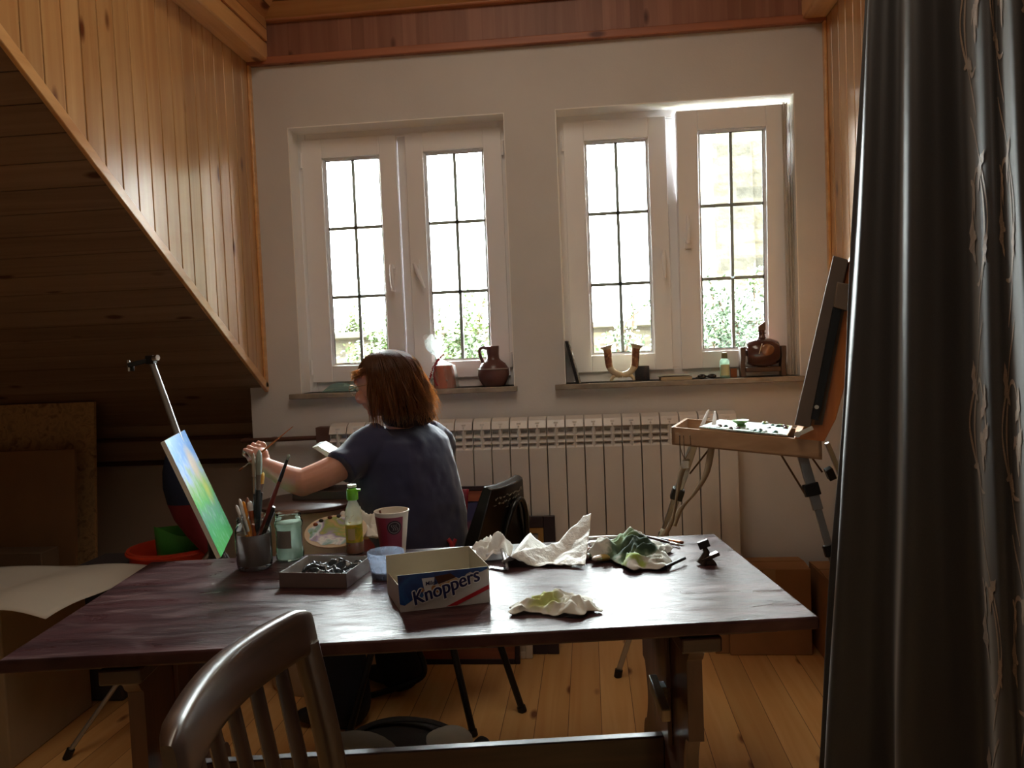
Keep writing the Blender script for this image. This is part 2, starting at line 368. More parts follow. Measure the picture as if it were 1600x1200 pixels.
# roof slopes left and right of the dormer: real boards, each a long plank along X
def slope(x0, x1, name):
    b = MB(); n_ = V((0, SL, 1)).normalized(); d = V((0, -1, SL)).normalized(); y = KY + .05
    base = V((0, y, S0 + SL * (WY - y))); L = 0; wd = .112
    while L < 4.6:
        p0 = base + d * (L + .002); p1 = base + d * (L + wd - .002)
        b.prism([V((x0, p0.y, p0.z)), V((x1, p0.y, p0.z)), V((x1, p1.y, p1.z)), V((x0, p1.y, p1.z))], n_ * .018); L += wd
    q = base + n_ * .02; e = base + d * 4.6 + n_ * .02
    b.cur = 1; b.prism([V((x0, q.y, q.z)), V((x1, q.y, q.z)), V((x1, e.y, e.z)), V((x0, e.y, e.z))], n_ * .08)
    struct(b.build(name, [pine_slope, gap_dark], origin=None, smooth=False))
slope(-3.7, XL - .004, 'ceiling_left_slope'); slope(XR + .004, 2.7, 'ceiling_right_slope')
# dormer cheeks: vertical boards following the roof slope
def cheek(x, s, name, y_near):
    b = MB(); y = WY; wd = .0905
    while y > y_near:
        ya, yb = y - .003, y - wd + .003
        zl = lambda t: S0 + SL * (WY - t)
        b.prism([V((x, ya, zl(ya))), V((x, yb, zl(yb))), V((x, yb, 2.86)), V((x, ya, 2.86))], (s * .016, 0, 0)); y -= wd
    b.cur = 1; b.prism([V((x + s * .012, WY, S0 + .04)), V((x + s * .012, y_near, S0 + .04 + SL * (WY - y_near))), V((x + s * .012, y_near, 3.7)), V((x + s * .012, WY, 3.7))], (s * .06, 0, 0))
    struct(b.build(name, [pine, gap_dark], origin=None, smooth=False, bevel=.002))
cheek(XL, -1, 'wall_left_cheek', 1.2); cheek(XR, 1, 'wall_right_cheek', 1.2)
dn = V((0, -1, SL)).normalized()
for k, (x, s) in enumerate(((XL, 1), (XR, -1))):
    a = V((x + s * .004, WY, S0 - .006)); e = a + dn * 2.9
    struct(MB().beam(a, e, .016, .04, (0, SL, 1)).build('trim_%d' % (k + 1), pine_trim, origin=None, bevel=.003))
    struct(MB().span((x, WY - .03, S0), (x + s * .012, WY, 2.72)).build('trim_%d' % (k + 3), pine_trim, origin=None, bevel=.003))
    # boxed beam on top of the cheek
    struct(MB().span((x, 1.0, 2.715), (x + s * .10, WY - .015, 2.80)).build('trim_%d' % (k + 5), pine_trim, origin=None, bevel=.006))
# boarded fascia above the windows with a moulding along its top
struct(MB().span((XL, WY - .02, 2.70), (XR, WY, 2.90)).build('trim_7', pine_red, origin=None, bevel=.002))
struct(MB().span((XL, WY - .032, 2.70), (XR, WY - .018, 2.735)).build('trim_8', wood('pine_fascia_strip', (176, 112, 82), (150, 90, 64), 'X', rough=.5), origin=None, bevel=.004))
struct(MB().span((XL + .1, WY - .05, 2.885), (XR - .1, WY, 2.915)).build('trim_9', wood('pine_moulding', (190, 132, 96), (166, 108, 74), 'X', rough=.4), origin=None, bevel=.008))
# hipped boarded ceiling of the dormer
hb = MB(); a0 = V((XL + .10, WY - .04, 2.90)); a1 = V((XR - .10, WY - .04, 2.90)); t_ = 1.05; r_ = .75
c0 = a0 + V((t_, -t_, r_)); c1 = a1 + V((-t_, -t_, r_))
hb.add([a0, a1, c1, c0], [(0, 1, 2, 3)])
struct(hb.build('ceiling_dormer_back', pine_ceil, origin=None, smooth=False, solid=.02))
hl = wood('pine_hip', (226, 172, 112), (204, 146, 88), 'Y', ('Z', .075), rough=.35, coat=.3, seam=.05)
for nm, a, c, x in (('ceiling_dormer_left', a0, c0, XL + .10), ('ceiling_dormer_right', a1, c1, XR - .10)):
    struct(MB().add([a, c, V((c.x, .6, c.z)), V((x, .6, 2.90)), V((x, .6, 2.80)), V((x, a.y, 2.80))], [(0, 1, 2, 3), (0, 3, 4, 5)]).build(nm, hl, origin=None, smooth=False, solid=.02))
# dark boarded band, ledge and the pipe on the knee wall
kb = wood('pine_knee', (156, 130, 106), (132, 106, 84), 'X', rough=.6)
struct(MB().span((-3.7, KY - .02, .835), (-1.60, KY, 1.02)).build('trim_10', kb, origin=None, bevel=.002))
struct(MB().span((-3.7, KY - .035, .815), (-1.60, KY - .0, .84)).build('trim_11', gap_dark, origin=None, bevel=.002))

# ------------------------------------------------------------------ windows
pvc = mat('white_pvc', (240, 240, 242), .35, var=.02, vs=2)
gasket = mat('black_gasket', (28, 28, 30), .7)
glass = pane_glass('window_glass', (.93, .96, .94))
sillm = mat('stone_sill', (150, 138, 124), .35, var=.25, vs=14)
FY = WY + .115                                   # room-side face of the fixed frame
def ring(b, x0, x1, z0, z1, y0, y1, t, tb=None):
    tb = tb or t
    b.span((x0, y0, z0), (x0 + t, y1, z1)); b.span((x1 - t, y0, z0), (x1, y1, z1)); b.span((x0 + t, y0, z1 - t), (x1 - t, y1, z1)); b.span((x0 + t, y0, z0), (x1 - t, y1, z0 + tb))
def handle(parent, x, z, y, ang, M=None):
    b = MB(); b.box((x, y - .004, z), (.028, .008, .062)); b.cyl((x, y, z), (x, y - .035, z), .009)
    d = V((sin(ang), 0, -cos(ang))); p = V((x, y - .038, z)); b.tube([p - d * .01, p + d * .02, p + d * .07 + V((0, -.006, 0)), p + d * .115], [.008, .010, .0095, .007], 10)
    if M is not None: b.v = [M @ v for v in b.v]
    b.build('window_handle', pvc, parent)
def window(name, x0, x1, s1, s2, h1, h2, tilt2=0):
    z0, z1 = ZB, ZT
    W_ = bpy.data.objects.new(name, None); COL.objects.link(W_); W_['kind'] = 'structure'; W_.location = ((x0 + x1) / 2, WY, z0); WM[W_] = Matrix.Translation(W_.location)
    b = MB(); ring(b, x0, x1, z0, z1, FY, FY + .07, .042, .052); xm = (s1[1] + s2[0]) / 2
    if not tilt2: b.span((xm - .02, FY + .012, z0), (xm + .02, FY + .07, z1))
    else: b.span((xm - .024, FY + .0015, z0 + .052), (xm + .024, FY + .07, z1 - .042))
    b.build('window_frame', pvc, W_, bevel=.004, smooth=False)
    sb = MB(); sb.span((x0 - .045, WY - .045, z0 - .024), (x1 + .012, FY, z0)); sb.build('window_sill', sillm, W_, bevel=.003)
    for k, (a, c, g0, g1, hx, hang) in enumerate(((s1[0], s1[1], s1[2], s1[3], h1[0], h1[1]), (s2[0], s2[1], s2[2], s2[3], h2[0], h2[1]))):
        M = Matrix.Identity(4)
        if k == 1 and tilt2:
            piv = V((0, FY, z0 + .05)); M = Matrix.Translation(piv) @ Matrix.Rotation(tilt2, 4, 'X') @ Matrix.Translation(-piv)
        q = MB(); y0, y1 = FY - .018, FY + .05; za, zb = z0 + .045, z1 - .035; ga, gb = 1.298, 2.288
        q.span((a, y0, za), (g0, y1, zb)); q.span((g1, y0, za), (c, y1, zb)); q.span((g0, y0, gb), (g1, y1, zb)); q.span((g0, y0, za), (g1, y1, ga))
        # sloped glazing bead
        for (p, r, s_, t) in (((g0, ga), (g1, ga), (0, 1), 0), ((g0, gb), (g1, gb), (0, -1), 0), ((g0, ga), (g0, gb), (1, 0), 1), ((g1, ga), (g1, gb), (-1, 0), 1)):
            P0 = V((p[0], y0 + .012, p[1])); P1 = V((r[0], y0 + .012, r[1])); n_ = V((s_[0], 0, s_[1]))
            q.prism([P0, P0 + n_ * .010 + V((0, .014, 0)), P0 + n_ * .010 + V((0, .03, 0)), P0 + V((0, .03, 0))], P1 - P0)
        q.v = [M @ v for v in q.v]; sash = q.build('sash', pvc, W_, bevel=.003, smooth=False)
        g = MB(); ym = y0 + .032; g.span((g0 + .008, ym, ga + .008), (g1 - .008, ym + .004, gb - .008)); g.v = [M @ v for v in g.v]; g.build('pane', glass, sash, smooth=False)
        g = MB(); ring(g, g0 + .009, g1 - .009, ga + .009, gb - .009, ym - .004, ym, .0035); g.v = [M @ v for v in g.v]; g.build('gasket', gasket, sash, smooth=False)
        gx = (g0 + g1) / 2
        g = MB(); g.span((gx - .0075, ym + .005, ga), (gx + .0075, ym + .013, gb))
        for t in (1, 2):
            z = ga + (gb - ga) * t / 3; g.span((g0, ym + .005, z - .0075), (g1, ym + .013, z + .0075))
        g.v = [M @ v for v in g.v]; g.build('glazing_bars', mat('bar_pvc', (244, 246, 248), .4, var=.02), sash, smooth=False)
        handle(sash, hx, 1.755 if not (k == 1 and tilt2) else 1.80, y0, hang, M)
        hxp = a - .004 if k == 0 else c + .004
        for z in (z0 + .12, z1 - .13):
            g = MB(); g.cyl((hxp, FY - .012, z - .035), (hxp, FY - .012, z + .035), .008); g.build('hinge', pvc, W_)
window('window_1', O1[0], O1[1], (-1.326, -.866, -1.228, -.948), (-.822, -.366, -.738, -.452), (-.905, .03), (-.792, .35))
window('window_2', O2[0], O2[1], (-.076, .392, .018, .310), (.432, .914, .525, .823), (.362, 0), (.468, pi), tilt2=radians(3.6))

# ------------------------------------------------------------------ outside
struct(MB().span((-14, 5.5, -2.6), (16, 40, -2.5)).build('ground', mat('grass_ground', (70, 80, 48), 1, var=.4, vs=1), origin=None, smooth=False))
wall_st = stone('garden_stone', ((92, 82, 62), (70, 66, 52)), mortar=(60, 54, 44))
gw = thing('stone_wall', 'low weathered stone garden wall outside beyond both windows', 'wall', (-1, 9, -2.5))
b = MB(); b.span((-8, 8.8, -2.5), (6, 9.3, 1.53)); b.build('masonry', wall_st, gw)
b = MB(); b.span((-8.05, 8.74, 1.53), (6.05, 9.36, 1.60)); b.build('coping', mat('coping_stone', (74, 68, 58), .9, var=.3), gw, bevel=.01)
tw = thing('stone_tower', 'tall old stone tower outside the right window', 'tower', (2.9, 12.6, -2.5))
b = MB(); b.span((1.85, 11.6, -2.5), (5.2, 14, 8.5)); b.build('tower_wall', stone('tower_stone', ((92, 84, 66), (48, 46, 38)), .5, .2, (70, 64, 52)), tw)
b = MB(); b.prism([V((1.85, 11.6, -2.5)), V((1.85, 11.25, -2.5)), V((1.85, 11.6, 4.2))], (.55, 0, 0)); b.build('buttress', stone('tower_stone', (), 1), tw)
leafm = [patches('leaf_green_%d' % i, c, 2.5, .6) for i, c in enumerate((((26, 44, 14), (50, 68, 22), (84, 92, 32)), ((20, 38, 20), (36, 58, 28), (66, 82, 36)), ((40, 52, 26), (60, 70, 32), (90, 94, 46))))]
bark = mat('bark', (72, 58, 44), .95, var=.3)
def tree(name, label, base, clumps, mi, nleaf, ls, cat='tree', stems=()):
    t = thing(name, label, cat, base, 0)
    b = MB()
    for c, r in clumps: b.tube(spline([base, (V(base) + V(c)) / 2 + V((.1, 0, .1)), V(c)], 8), [.045 - .004 * i for i in range(9)], 6)
    for s_ in stems: b.tube(spline(s_, 10), [.012 - .0008 * i for i in range(11)], 5)
    b.build('branches', bark, t)
    f = MB(); tot = sum(r[0] * r[2] for c, r in clumps)
    for c, r in clumps:
        for k in range(int(nleaf * r[0] * r[2] / tot)):
            d = V((random.gauss(0, 1), random.gauss(0, 1), random.gauss(0, 1))); d.normalize(); rr = random.random() ** .5
            p = V(c) + V((d.x * r[0], d.y * r[1], d.z * r[2])) * rr * (1 + .25 * noise.noise(d * 2.5 + V(c)))
            a = V((random.gauss(0, 1), random.gauss(0, 1), random.gauss(0, .6))).normalized(); u = a.orthogonal().normalized(); l_ = ls * random.uniform(.7, 1.3)
            f.add([p, p + a * l_ * .5 + u * l_ * .25, p + a * l_, p + a * l_ * .5 - u * l_ * .25], [(0, 1, 2, 3)])
    for s_ in stems:
        for k in range(46):
            p = cat_rom([V(x) for x in s_], random.uniform(.15, 1)); a = V((random.gauss(0, 1), random.gauss(0, 1), random.gauss(.2, .6))).normalized(); u = a.orthogonal().normalized(); l_ = ls * random.uniform(.7, 1.3)
            f.add([p, p + a * l_ * .5 + u * l_ * .25, p + a * l_, p + a * l_ * .5 - u * l_ * .25], [(0, 1, 2, 3)])
    f.build('foliage', leafm[mi], t, smooth=False)
def q(px, py, Y): return PY(px, py, Y)
tree('leafy_tree', 'leafy green tree outside behind the clay jug', (-1.2, 7.2, -2.5),
     [(q(700, 540, 7.2), (.30, .3, .30)), (q(745, 530, 7.2), (.32, .3, .42)), (q(690, 580, 7.1), (.4, .3, .3)), (q(755, 580, 7.1), (.4, .3, .3)), (q(728, 500, 7.2), (.10, .15, .3))], 0, 3400, .05,
     stems=[(q(700, 540, 7.2), q(690, 510, 7.2), q(686, 484, 7.2)), (q(720, 540, 7.2), q(724, 500, 7.2), q(729, 468, 7.2)), (q(745, 520, 7.2), q(752, 490, 7.2), q(757, 466, 7.2))])
tree('young_tree', 'young tree with thin leafy branches outside the left half of the right window', (.5, 6.4, -2.5),
     [(q(965, 560, 6.4), (.16, .2, .26)), (q(985, 545, 6.4), (.12, .2, .2)), (q(1015, 560, 6.4), (.1, .2, .12))], 1, 560, .042,
     stems=[(q(975, 560, 6.4), q(975, 510, 6.4), q(1000, 485, 6.4), q(1020, 470, 6.4)), (q(975, 560, 6.4), q(990, 500, 6.4), q(985, 465, 6.4)), (q(1015, 560, 6.4), q(1023, 520, 6.4), q(1020, 490, 6.4)), (q(970, 560, 6.4), q(962, 530, 6.4), q(968, 505, 6.4))])
tree('garden_bush', 'dense green bush outside at the foot of the stone tower', (1.5, 7.4, -2.5),
     [(q(1110, 520, 7.4), (.36, .3, .42)), (q(1150, 500, 7.4), (.34, .3, .40)), (q(1185, 480, 7.5), (.24, .3, .36)), (q(1125, 470, 7.4), (.2, .2, .24)), (q(1180, 545, 7.4), (.4, .3, .3))], 1, 3600, .05, cat='bush',
     stems=[(q(1115, 480, 7.4), q(1112, 450, 7.4), q(1106, 425, 7.4)), (q(1180, 470, 7.4), q(1178, 445, 7.4), q(1188, 415, 7.4))])
tree('cypress_tree', 'small conifer outside over the garden wall, left pane', (-2.9, 10, -2.5),
     [(q(557, 505, 10), (.14, .14, .26)), (q(557, 520, 10), (.24, .2, .2)), (q(536, 518, 10), (.2, .1, .05))], 2, 700, .06)
tree('hedge_bush', 'green bush outside at the lower left window pane edge', (-2.35, 8.4, -2.5),
     [(q(600, 528, 8.4), (.22, .2, .2)), (q(606, 500, 8.4), (.1, .1, .12)), (q(590, 560, 8.4), (.4, .2, .3))], 0, 900, .05, cat='bush')

# ------------------------------------------------------------------ radiator, pipe
radm = mat('radiator_enamel', (214, 210, 206), .35, var=.03, vs=3, coat=.2)
rx0, rx1, rz0, rz1 = -1.19, .636, .40, 1.035
n_sec = 22; sw = (rx1 - rx0) / n_sec
rd = thing('radiator', 'long white ribbed radiator on the wall below the windows', 'radiator', ((rx0 + rx1) / 2, WY - .06, rz0))
for k in range(n_sec):
    x0 = rx0 + k * sw + .0022; x1 = x0 + sw - .0044; y0, y1 = WY - .125, WY - .035; b = MB()
    b.span((x0, y0, rz0), (x1, y0 + .012, rz1 - .135)); b.span((x0 + .03, y0 + .01, rz0 + .02), (x1 - .03, y1, rz1 - .02))
    b.prism([V((x0, y0, rz1 - .045)), V((x0, y0 + .02, rz1 - .012)), V((x0, y0 + .05, rz1)), V((x0, y1, rz1)), V((x0, y1, rz1 - .03)), V((x0, y0 + .01, rz1 - .05))], (x1 - x0, 0, 0))
    for z in (rz1 - .075, rz1 - .105): b.box(((x0 + x1) / 2, y0 + .02, z), (x1 - x0, .03, .007), Matrix.Rotation(.6, 4, 'X'))
    b.span((x0 + .003, y0 + .040, rz1 - .16), (x1 - .003, y0 + .05, rz1 - .02)); b.box(((x0 + x1) / 2, y0 + .02, rz1 - .128), (x1 - x0, .03, .006), Matrix.Rotation(.6, 4, 'X'))
    b.span(((x0 + x1) / 2 - .004, y0 + .002, rz1 - .14), ((x0 + x1) / 2 + .004, y0 + .03, rz1 - .03))
    b.span((x0, y0 + .02, rz0), (x0 + .004, y1, rz1 - .02)); b.span((x1 - .004, y0 + .02, rz0), (x1, y1, rz1 - .02))
    b.build('radiator_section', radm, rd, bevel=.002, smooth=False)
b = MB(); b.span((rx0 + .02, WY - .08, rz0 + .03), (rx1 - .02, WY - .05, rz0 + .07)); b.span((rx0 + .02, WY - .08, rz1 - .12), (rx1 - .02, WY - .05, rz1 - .08))
for x in (rx0 + .2, rx1 - .2): b.span((x - .01, WY - .06, rz1 - .1), (x + .01, WY - .003, rz1 - .06))
b.build('manifold', radm, rd)
pp = MB(); pp.tube([(-3.6, KY - .06, .955), (-1.66, KY - .06, .955), (-1.63, WY - .05, .965), (-1.3, WY - .045, .968), (rx0 + .02, WY - .06, .97)], .011, 10)
pp.box((rx0 - .035, WY - .06, .985), (.07, .06, .07)); pp.span((-1.5, WY - .05, .96), (-1.48, WY, .975)); tag(pp.build('heating_pipe', mat('copper_painted', (92, 62, 52), .5), bevel=.002), 'thin brown heating pipe running along the wall left of the radiator', 'pipe')

# ------------------------------------------------------------------ trestle table
TR = .1326
TB = thing('trestle_table', 'long dark red-brown varnished wooden trestle table with worn top', 'table', (-.431, 1.987, 0), TR)
def tw_(u, v, z=0): return WM[TB] @ V((u, v, z))
def table_mat():
    m, n, l, b = nt('table_varnish'); t = n.new('ShaderNodeTexCoord')
    mp = n.new('ShaderNodeMapping'); mp.inputs['Scale'].default_value = (2.2, 26, 26); l.new(t.outputs['Object'], mp.inputs[0])
    g = n.new('ShaderNodeTexNoise'); g.inputs['Scale'].default_value = 1; g.inputs['Detail'].default_value = 6; l.new(mp.outputs[0], g.inputs['Vector'])
    w_ = n.new('ShaderNodeTexNoise'); w_.inputs['Scale'].default_value = 5; w_.inputs['Detail'].default_value = 7; w_.inputs['Distortion'].default_value = 1.5; mw = n.new('ShaderNodeMapping'); mw.inputs['Scale'].default_value = (.8, 3.2, 1); l.new(t.outputs['Object'], mw.inputs[0]); l.new(mw.outputs[0], w_.inputs['Vector'])
    r = n.new('ShaderNodeValToRGB'); r.color_ramp.elements[0].position = .35; r.color_ramp.elements[1].position = .65
    r.color_ramp.elements[0].color = lin((44, 26, 27)); r.color_ramp.elements[1].color = lin((66, 40, 41)); l.new(g.outputs['Fac'], r.inputs[0])
    x = n.new('ShaderNodeMix'); x.data_type = 'RGBA'; mr = n.new('ShaderNodeMapRange'); mr.inputs[1].default_value = .5; mr.inputs[2].default_value = .85; mr.inputs[4].default_value = .3
    l.new(w_.outputs['Fac'], mr.inputs[0]); l.new(mr.outputs[0], x.inputs[0]); l.new(r.outputs[0], x.inputs[6]); x.inputs[7].default_value = lin((140, 104, 98)); l.new(x.outputs[2], b.inputs['Base Color'])
    rr = n.new('ShaderNodeMapRange'); rr.inputs[1].default_value = .3; rr.inputs[2].default_value = .75; rr.inputs[3].default_value = .24; rr.inputs[4].default_value = .50; l.new(w_.outputs['Fac'], rr.inputs[0]); l.new(rr.outputs[0], b.inputs['Roughness'])
    b.inputs['Specular IOR Level'].default_value = .16
    n2 = n.new('ShaderNodeTexNoise'); n2.inputs['Scale'].default_value = 1; n2.inputs['Detail'].default_value = 4
    m2 = n.new('ShaderNodeMapping'); m2.inputs['Scale'].default_value = (26, 150, 20); l.new(t.outputs['Object'], m2.inputs[0]); l.new(m2.outputs[0], n2.inputs['Vector'])
    bp = n.new('ShaderNodeBump'); bp.inputs['Strength'].default_value = .6; bp.inputs['Distance'].default_value = .0022; l.new(n2.outputs['Fac'], bp.inputs['Height'])
    vo = n.new('ShaderNodeTexVoronoi'); vo.feature = 'DISTANCE_TO_EDGE'; vo.inputs['Scale'].default_value = 9; l.new(t.outputs['Object'], vo.inputs['Vector'])
    ms = n.new('ShaderNodeMath'); ms.operation = 'LESS_THAN'; ms.inputs[1].default_value = .012; l.new(vo.outputs['Distance'], ms.inputs[0])
    b2 = n.new('ShaderNodeBump'); b2.inputs['Strength'].default_value = .15; b2.inputs['Distance'].default_value = .001; l.new(ms.outputs[0], b2.inputs['Height']); l.new(bp.outputs[0], b2.inputs['Normal']); l.new(b2.outputs[0], b.inputs['Normal'])
    return m
tmat = table_mat()
dwood = wood('dark_trestle', (92, 56, 40), (58, 34, 26), 'Z', rough=.42, knots=False, coat=.15)
dwoodx = wood('dark_rail', (74, 46, 36), (46, 28, 22), 'X', rough=.4, knots=False, coat=.2)
b = MB(); b.span((-.86, -.383, .722), (.86, .383, .75)); b.build('table_top', tmat, TB, local=True, bevel=.005)
b = MB(); b.span((-.80, -.30, .69), (.80, -.27, .722)); b.span((-.80, .27, .69), (.80, .30, .722)); b.build('apron', dwoodx, TB, local=True, bevel=.003)
def prof_half():
    # scalloped side profile of a trestle (v, z), mirrored
    P = [(.30, .69), (.30, .655), (.285, .645), (.275, .63), (.262, .62), (.262, .43), (.235, .425)]
    for i in range(13):
        a = pi / 2 - pi * i / 12 * 1.0; P.append((.205 + .03 * abs(cos(a)) * 0 + .028 * (1 - sin(pi * i / 12)) + .0, .425 - .17 * i / 12))
    for i in range(11):
        a = pi / 2 - pi * i / 10; P.append((.225 + .055 * cos(a), .185 + .07 * sin(a)))
    P += [(.235, .09), (.30, .075), (.34, .05), (.34, 0)]
    return P
for s_ in (-1, 1):
    pr = prof_half(); poly = [(p[0], p[1]) for p in pr] + [(-p[0], p[1]) for p in pr[::-1]]
    u0 = .60 if s_ > 0 else -.62 - .035; b = MB(); b.prism([V((u0, v, z)) for v, z in poly], (.036, 0, 0)); tr = b.build('trestle', dwood, TB, local=True, bevel=.004)
    b = MB(); ui = u0 - .012 if s_ > 0 else u0 + .036; b.span((ui, -.10, .34), (ui + .012, .10, .69)); b.build('brace_panel', dwood, tr, local=True, bevel=.002)
    b = MB(); um = u0 + .018; b.span((um - .045, -.335, .665), (um + .045, .335, .70)); b.build('top_cleat', dwoodx, tr, local=True, bevel=.005)
b = MB(); b.span((-.62, -.0, .20), (.60, .03, .315)); b.build('stretcher', dwoodx, TB, local=True, bevel=.004)
b = MB(); b.prism([V((.555, -.04, .50)), V((.555, -.19, .475)), V((.555, -.19, .445)), V((.555, -.04, .46))], (.022, 0, 0)); b.span((.555, -.10, .46), (.60, -.06, .49)); b.build('wedge_peg', wood('pale_peg', (150, 130, 104), (110, 88, 66), 'Y', rough=.4, knots=False), TB, local=True, bevel=.003)

# ------------------------------------------------------------------ things on the table
TZ = .7505
clear = pane_glass('clear_glass', (.95, .98, .965), .02, 1.3)
amber = mat('amber_lacquer', (214, 140, 40), .25, coat=.5); ferr = mat('nickel_ferrule', (200, 200, 196), .25, metal=1)
white_plastic = mat('white_plastic', (224, 224, 220), .4)
def brush(name, label, p0, p1, r, hcol, bcol, ferl=.10, bl=.12, fw=1.0, flat=1.0, group=None, fcol=None, cat='paintbrush'):
    """p0 handle end, p1 bristle tip"""
    p0, p1 = V(p0), V(p1); t = thing(name, label, cat, p0, 0, group)
    a = p0.lerp(p1, 1 - ferl - bl); c = p0.lerp(p1, 1 - bl)
    b = MB(); b.tube([p0, p0.lerp(a, .06), p0.lerp(a, .45), p0.lerp(a, .8), a], [r * .35, r * .6, r * .85, r * 1.15, r * .8], 10); b.build('handle', hcol, t)
    b = MB(); b.tube([a, a.lerp(c, .3), c], [r * .9, r * .95, r * 1.0 * fw], 12, flat=flat); b.build('ferrule', fcol or ferr, t)
    b = MB(); b.tube([c, c.lerp(p1, .5), c.lerp(p1, .85), p1], [r * fw * .98, r * fw * 1.15, r * fw * .9, r * fw * .25], 12, flat=flat); b.build('bristles', bcol, t)
    return t
# jar with brushes
jc = PZ(396, 889, TZ) + V((0, .012, 0)); jr = .050
jar = thing('glass_jar', 'clear glass jar holding paintbrushes, grey paper wrapped inside its lower part', 'jar', (jc.x, jc.y, TZ))
def jar_prof(r, h, neck): return [(r * .80, 0), (r * .95, .006), (r, .02), (r, h * .74), (r * .97, h * .80), (neck, h * .86), (neck, h * .88), (neck * 1.05, h * .90), (neck, h * .92), (neck * 1.05, h * .95), (neck, h * .97), (neck, h)]
b = MB(); pr = jar_prof(jr, .148, jr * .84); b.lathe((jc.x, jc.y, TZ), [(.0001, .002)] + pr, 40); b.build('glass_wall', clear, jar)
b = MB(); b.lathe((jc.x, jc.y, TZ), [(jr * .72, .010), (jr * .9, .014), (jr * .93, .10), (jr * .90, .101), (jr * .86, .02), (.0001, .018)], 40); b.build('paper_wrap', film('grey_paper', (206, 198, 196), .86), jar)
def jb(px, py, Y=None): return PY(px, py, Y or jc.y)
fl = V((jc.x, jc.y, TZ + .022))
dark_teal = mat('dark_green_lacquer', (22, 38, 42), .35, coat=.3); black_l = mat('black_lacquer', (22, 20, 22), .3, coat=.4); redbrown = mat('redbrown_lacquer', (112, 40, 34), .35, coat=.4)
greyb = mat('pale_grey_bristle', (150, 162, 150), .8, bump=.3, bs=200); dirtyw = mat('dirty_white_bristle', (190, 184, 168), .8)
brush('paintbrush', 'thick dark green-handled brush with pale grey bristles, tallest in the jar', fl + V((.002, .01, 0)), jb(405, 703), .0085, dark_teal, greyb, .14, .22, 1.25, .7, fcol=mat('painted_ferrule', (120, 112, 100), .5))
brush('paintbrush', 'thin brush with a cream tip standing just left of the thickest brush in the jar', fl + V((-.004, .02, 0)), jb(396, 708), .0045, dark_teal, dirtyw, .16, .22, 1.1)
brush('paintbrush', 'slender red-brown brush leaning right with a small round pale tip', fl + V((-.01, -.01, 0)), jb(452, 710), .0058, redbrown, greyb, .2, .05, .7, fcol=black_l)
brush('paintbrush', 'thick black-handled brush leaning right with its round handle end up', jb(428, 792), fl + V((-.02, .01, 0)), .0125, black_l, dirtyw, .1, .1)
t = brush('paintbrush', 'flat brush with wide yellow bristles beside the tall green-handled brush', fl + V((0, .0, 0)), jb(411, 738, jc.y + .015), .005, dark_teal, mat('yellow_bristle', (206, 158, 60), .7), .1, .13, 1.9, .4)
for k, (px, py, dx, lab) in enumerate(((369, 789, -.026, 'short amber brush at the far left of the jar with a thin white tip'), (374, 779, -.020, 'amber-handled brush leaning left with a white cap, second from the jar\'s left'), (380, 783, -.012, 'bright orange-yellow brush in the middle of the leaning-left amber brushes'), (386, 777, -.004, 'thin amber brush with a brown tip leaning slightly left in the jar'))):
    brush('paintbrush', lab, fl + V((.012 + dx * .2, -.012 + .006 * k, 0)), jb(px, py, jc.y - .01 + .006 * k), .0042, amber, (white_plastic, white_plastic, amber, mat('brown_bristle', (120, 70, 40), .8))[k], .35, .18, 1.0, fcol=(ferr, white_plastic, amber, amber)[k], group='amber-handled brushes in the jar')
brush('paintbrush', 'brush with a square white sleeve and reddish amber handle in the jar', fl + V((.01, 0, 0)), jb(390, 783), .0055, mat('red_amber', (150, 70, 24), .25, coat=.5), white_plastic, .3, .16, 1.3, fcol=mat('red_amber', (0, 0, 0)))
# water jar
wc = PZ(451, 876, TZ) + V((0, .015, 0)); wr = .041
wj = thing('glass_jar', 'clear glass jar of cloudy pale green water with a screw rim', 'jar', (wc.x, wc.y, TZ))
pr = [(wr * .75, 0), (wr * .97, .006), (wr, .02), (wr * .97, .034), (wr * .93, .038), (wr * .93, .095), (wr, .102), (wr, .112), (wr * .9, .120), (wr * .88, .124), (wr * .92, .126), (wr * .88, .129), (wr * .92, .133), (wr * .88, .136), (wr * .88, .142)]
b = MB(); b.lathe((wc.x, wc.y, TZ), [(.0001, .002)] + pr, 40); b.build('glass_wall', clear, wj)
b = MB(); b.lathe((wc.x, wc.y, TZ), [(.0001, .008), (wr * .7, .008)] + [(r - .0034, max(z, .008)) for r, z in pr[1:7]] + [(wr - .004, .112), (.0001, .112)], 40); b.build('cloudy_water', film('green_water', (214, 230, 216), .62), wj)
b = MB(); b.grid(lambda u, v: V((wc.x, wc.y, TZ)) + V((sin(-.75 + 1.25 * u) * wr * .945, -cos(-.75 + 1.25 * u) * wr * .945, .041 + .052 * v)), 12, 2); b.build('label', mat('grey_label', (128, 122, 114), .7), wj)
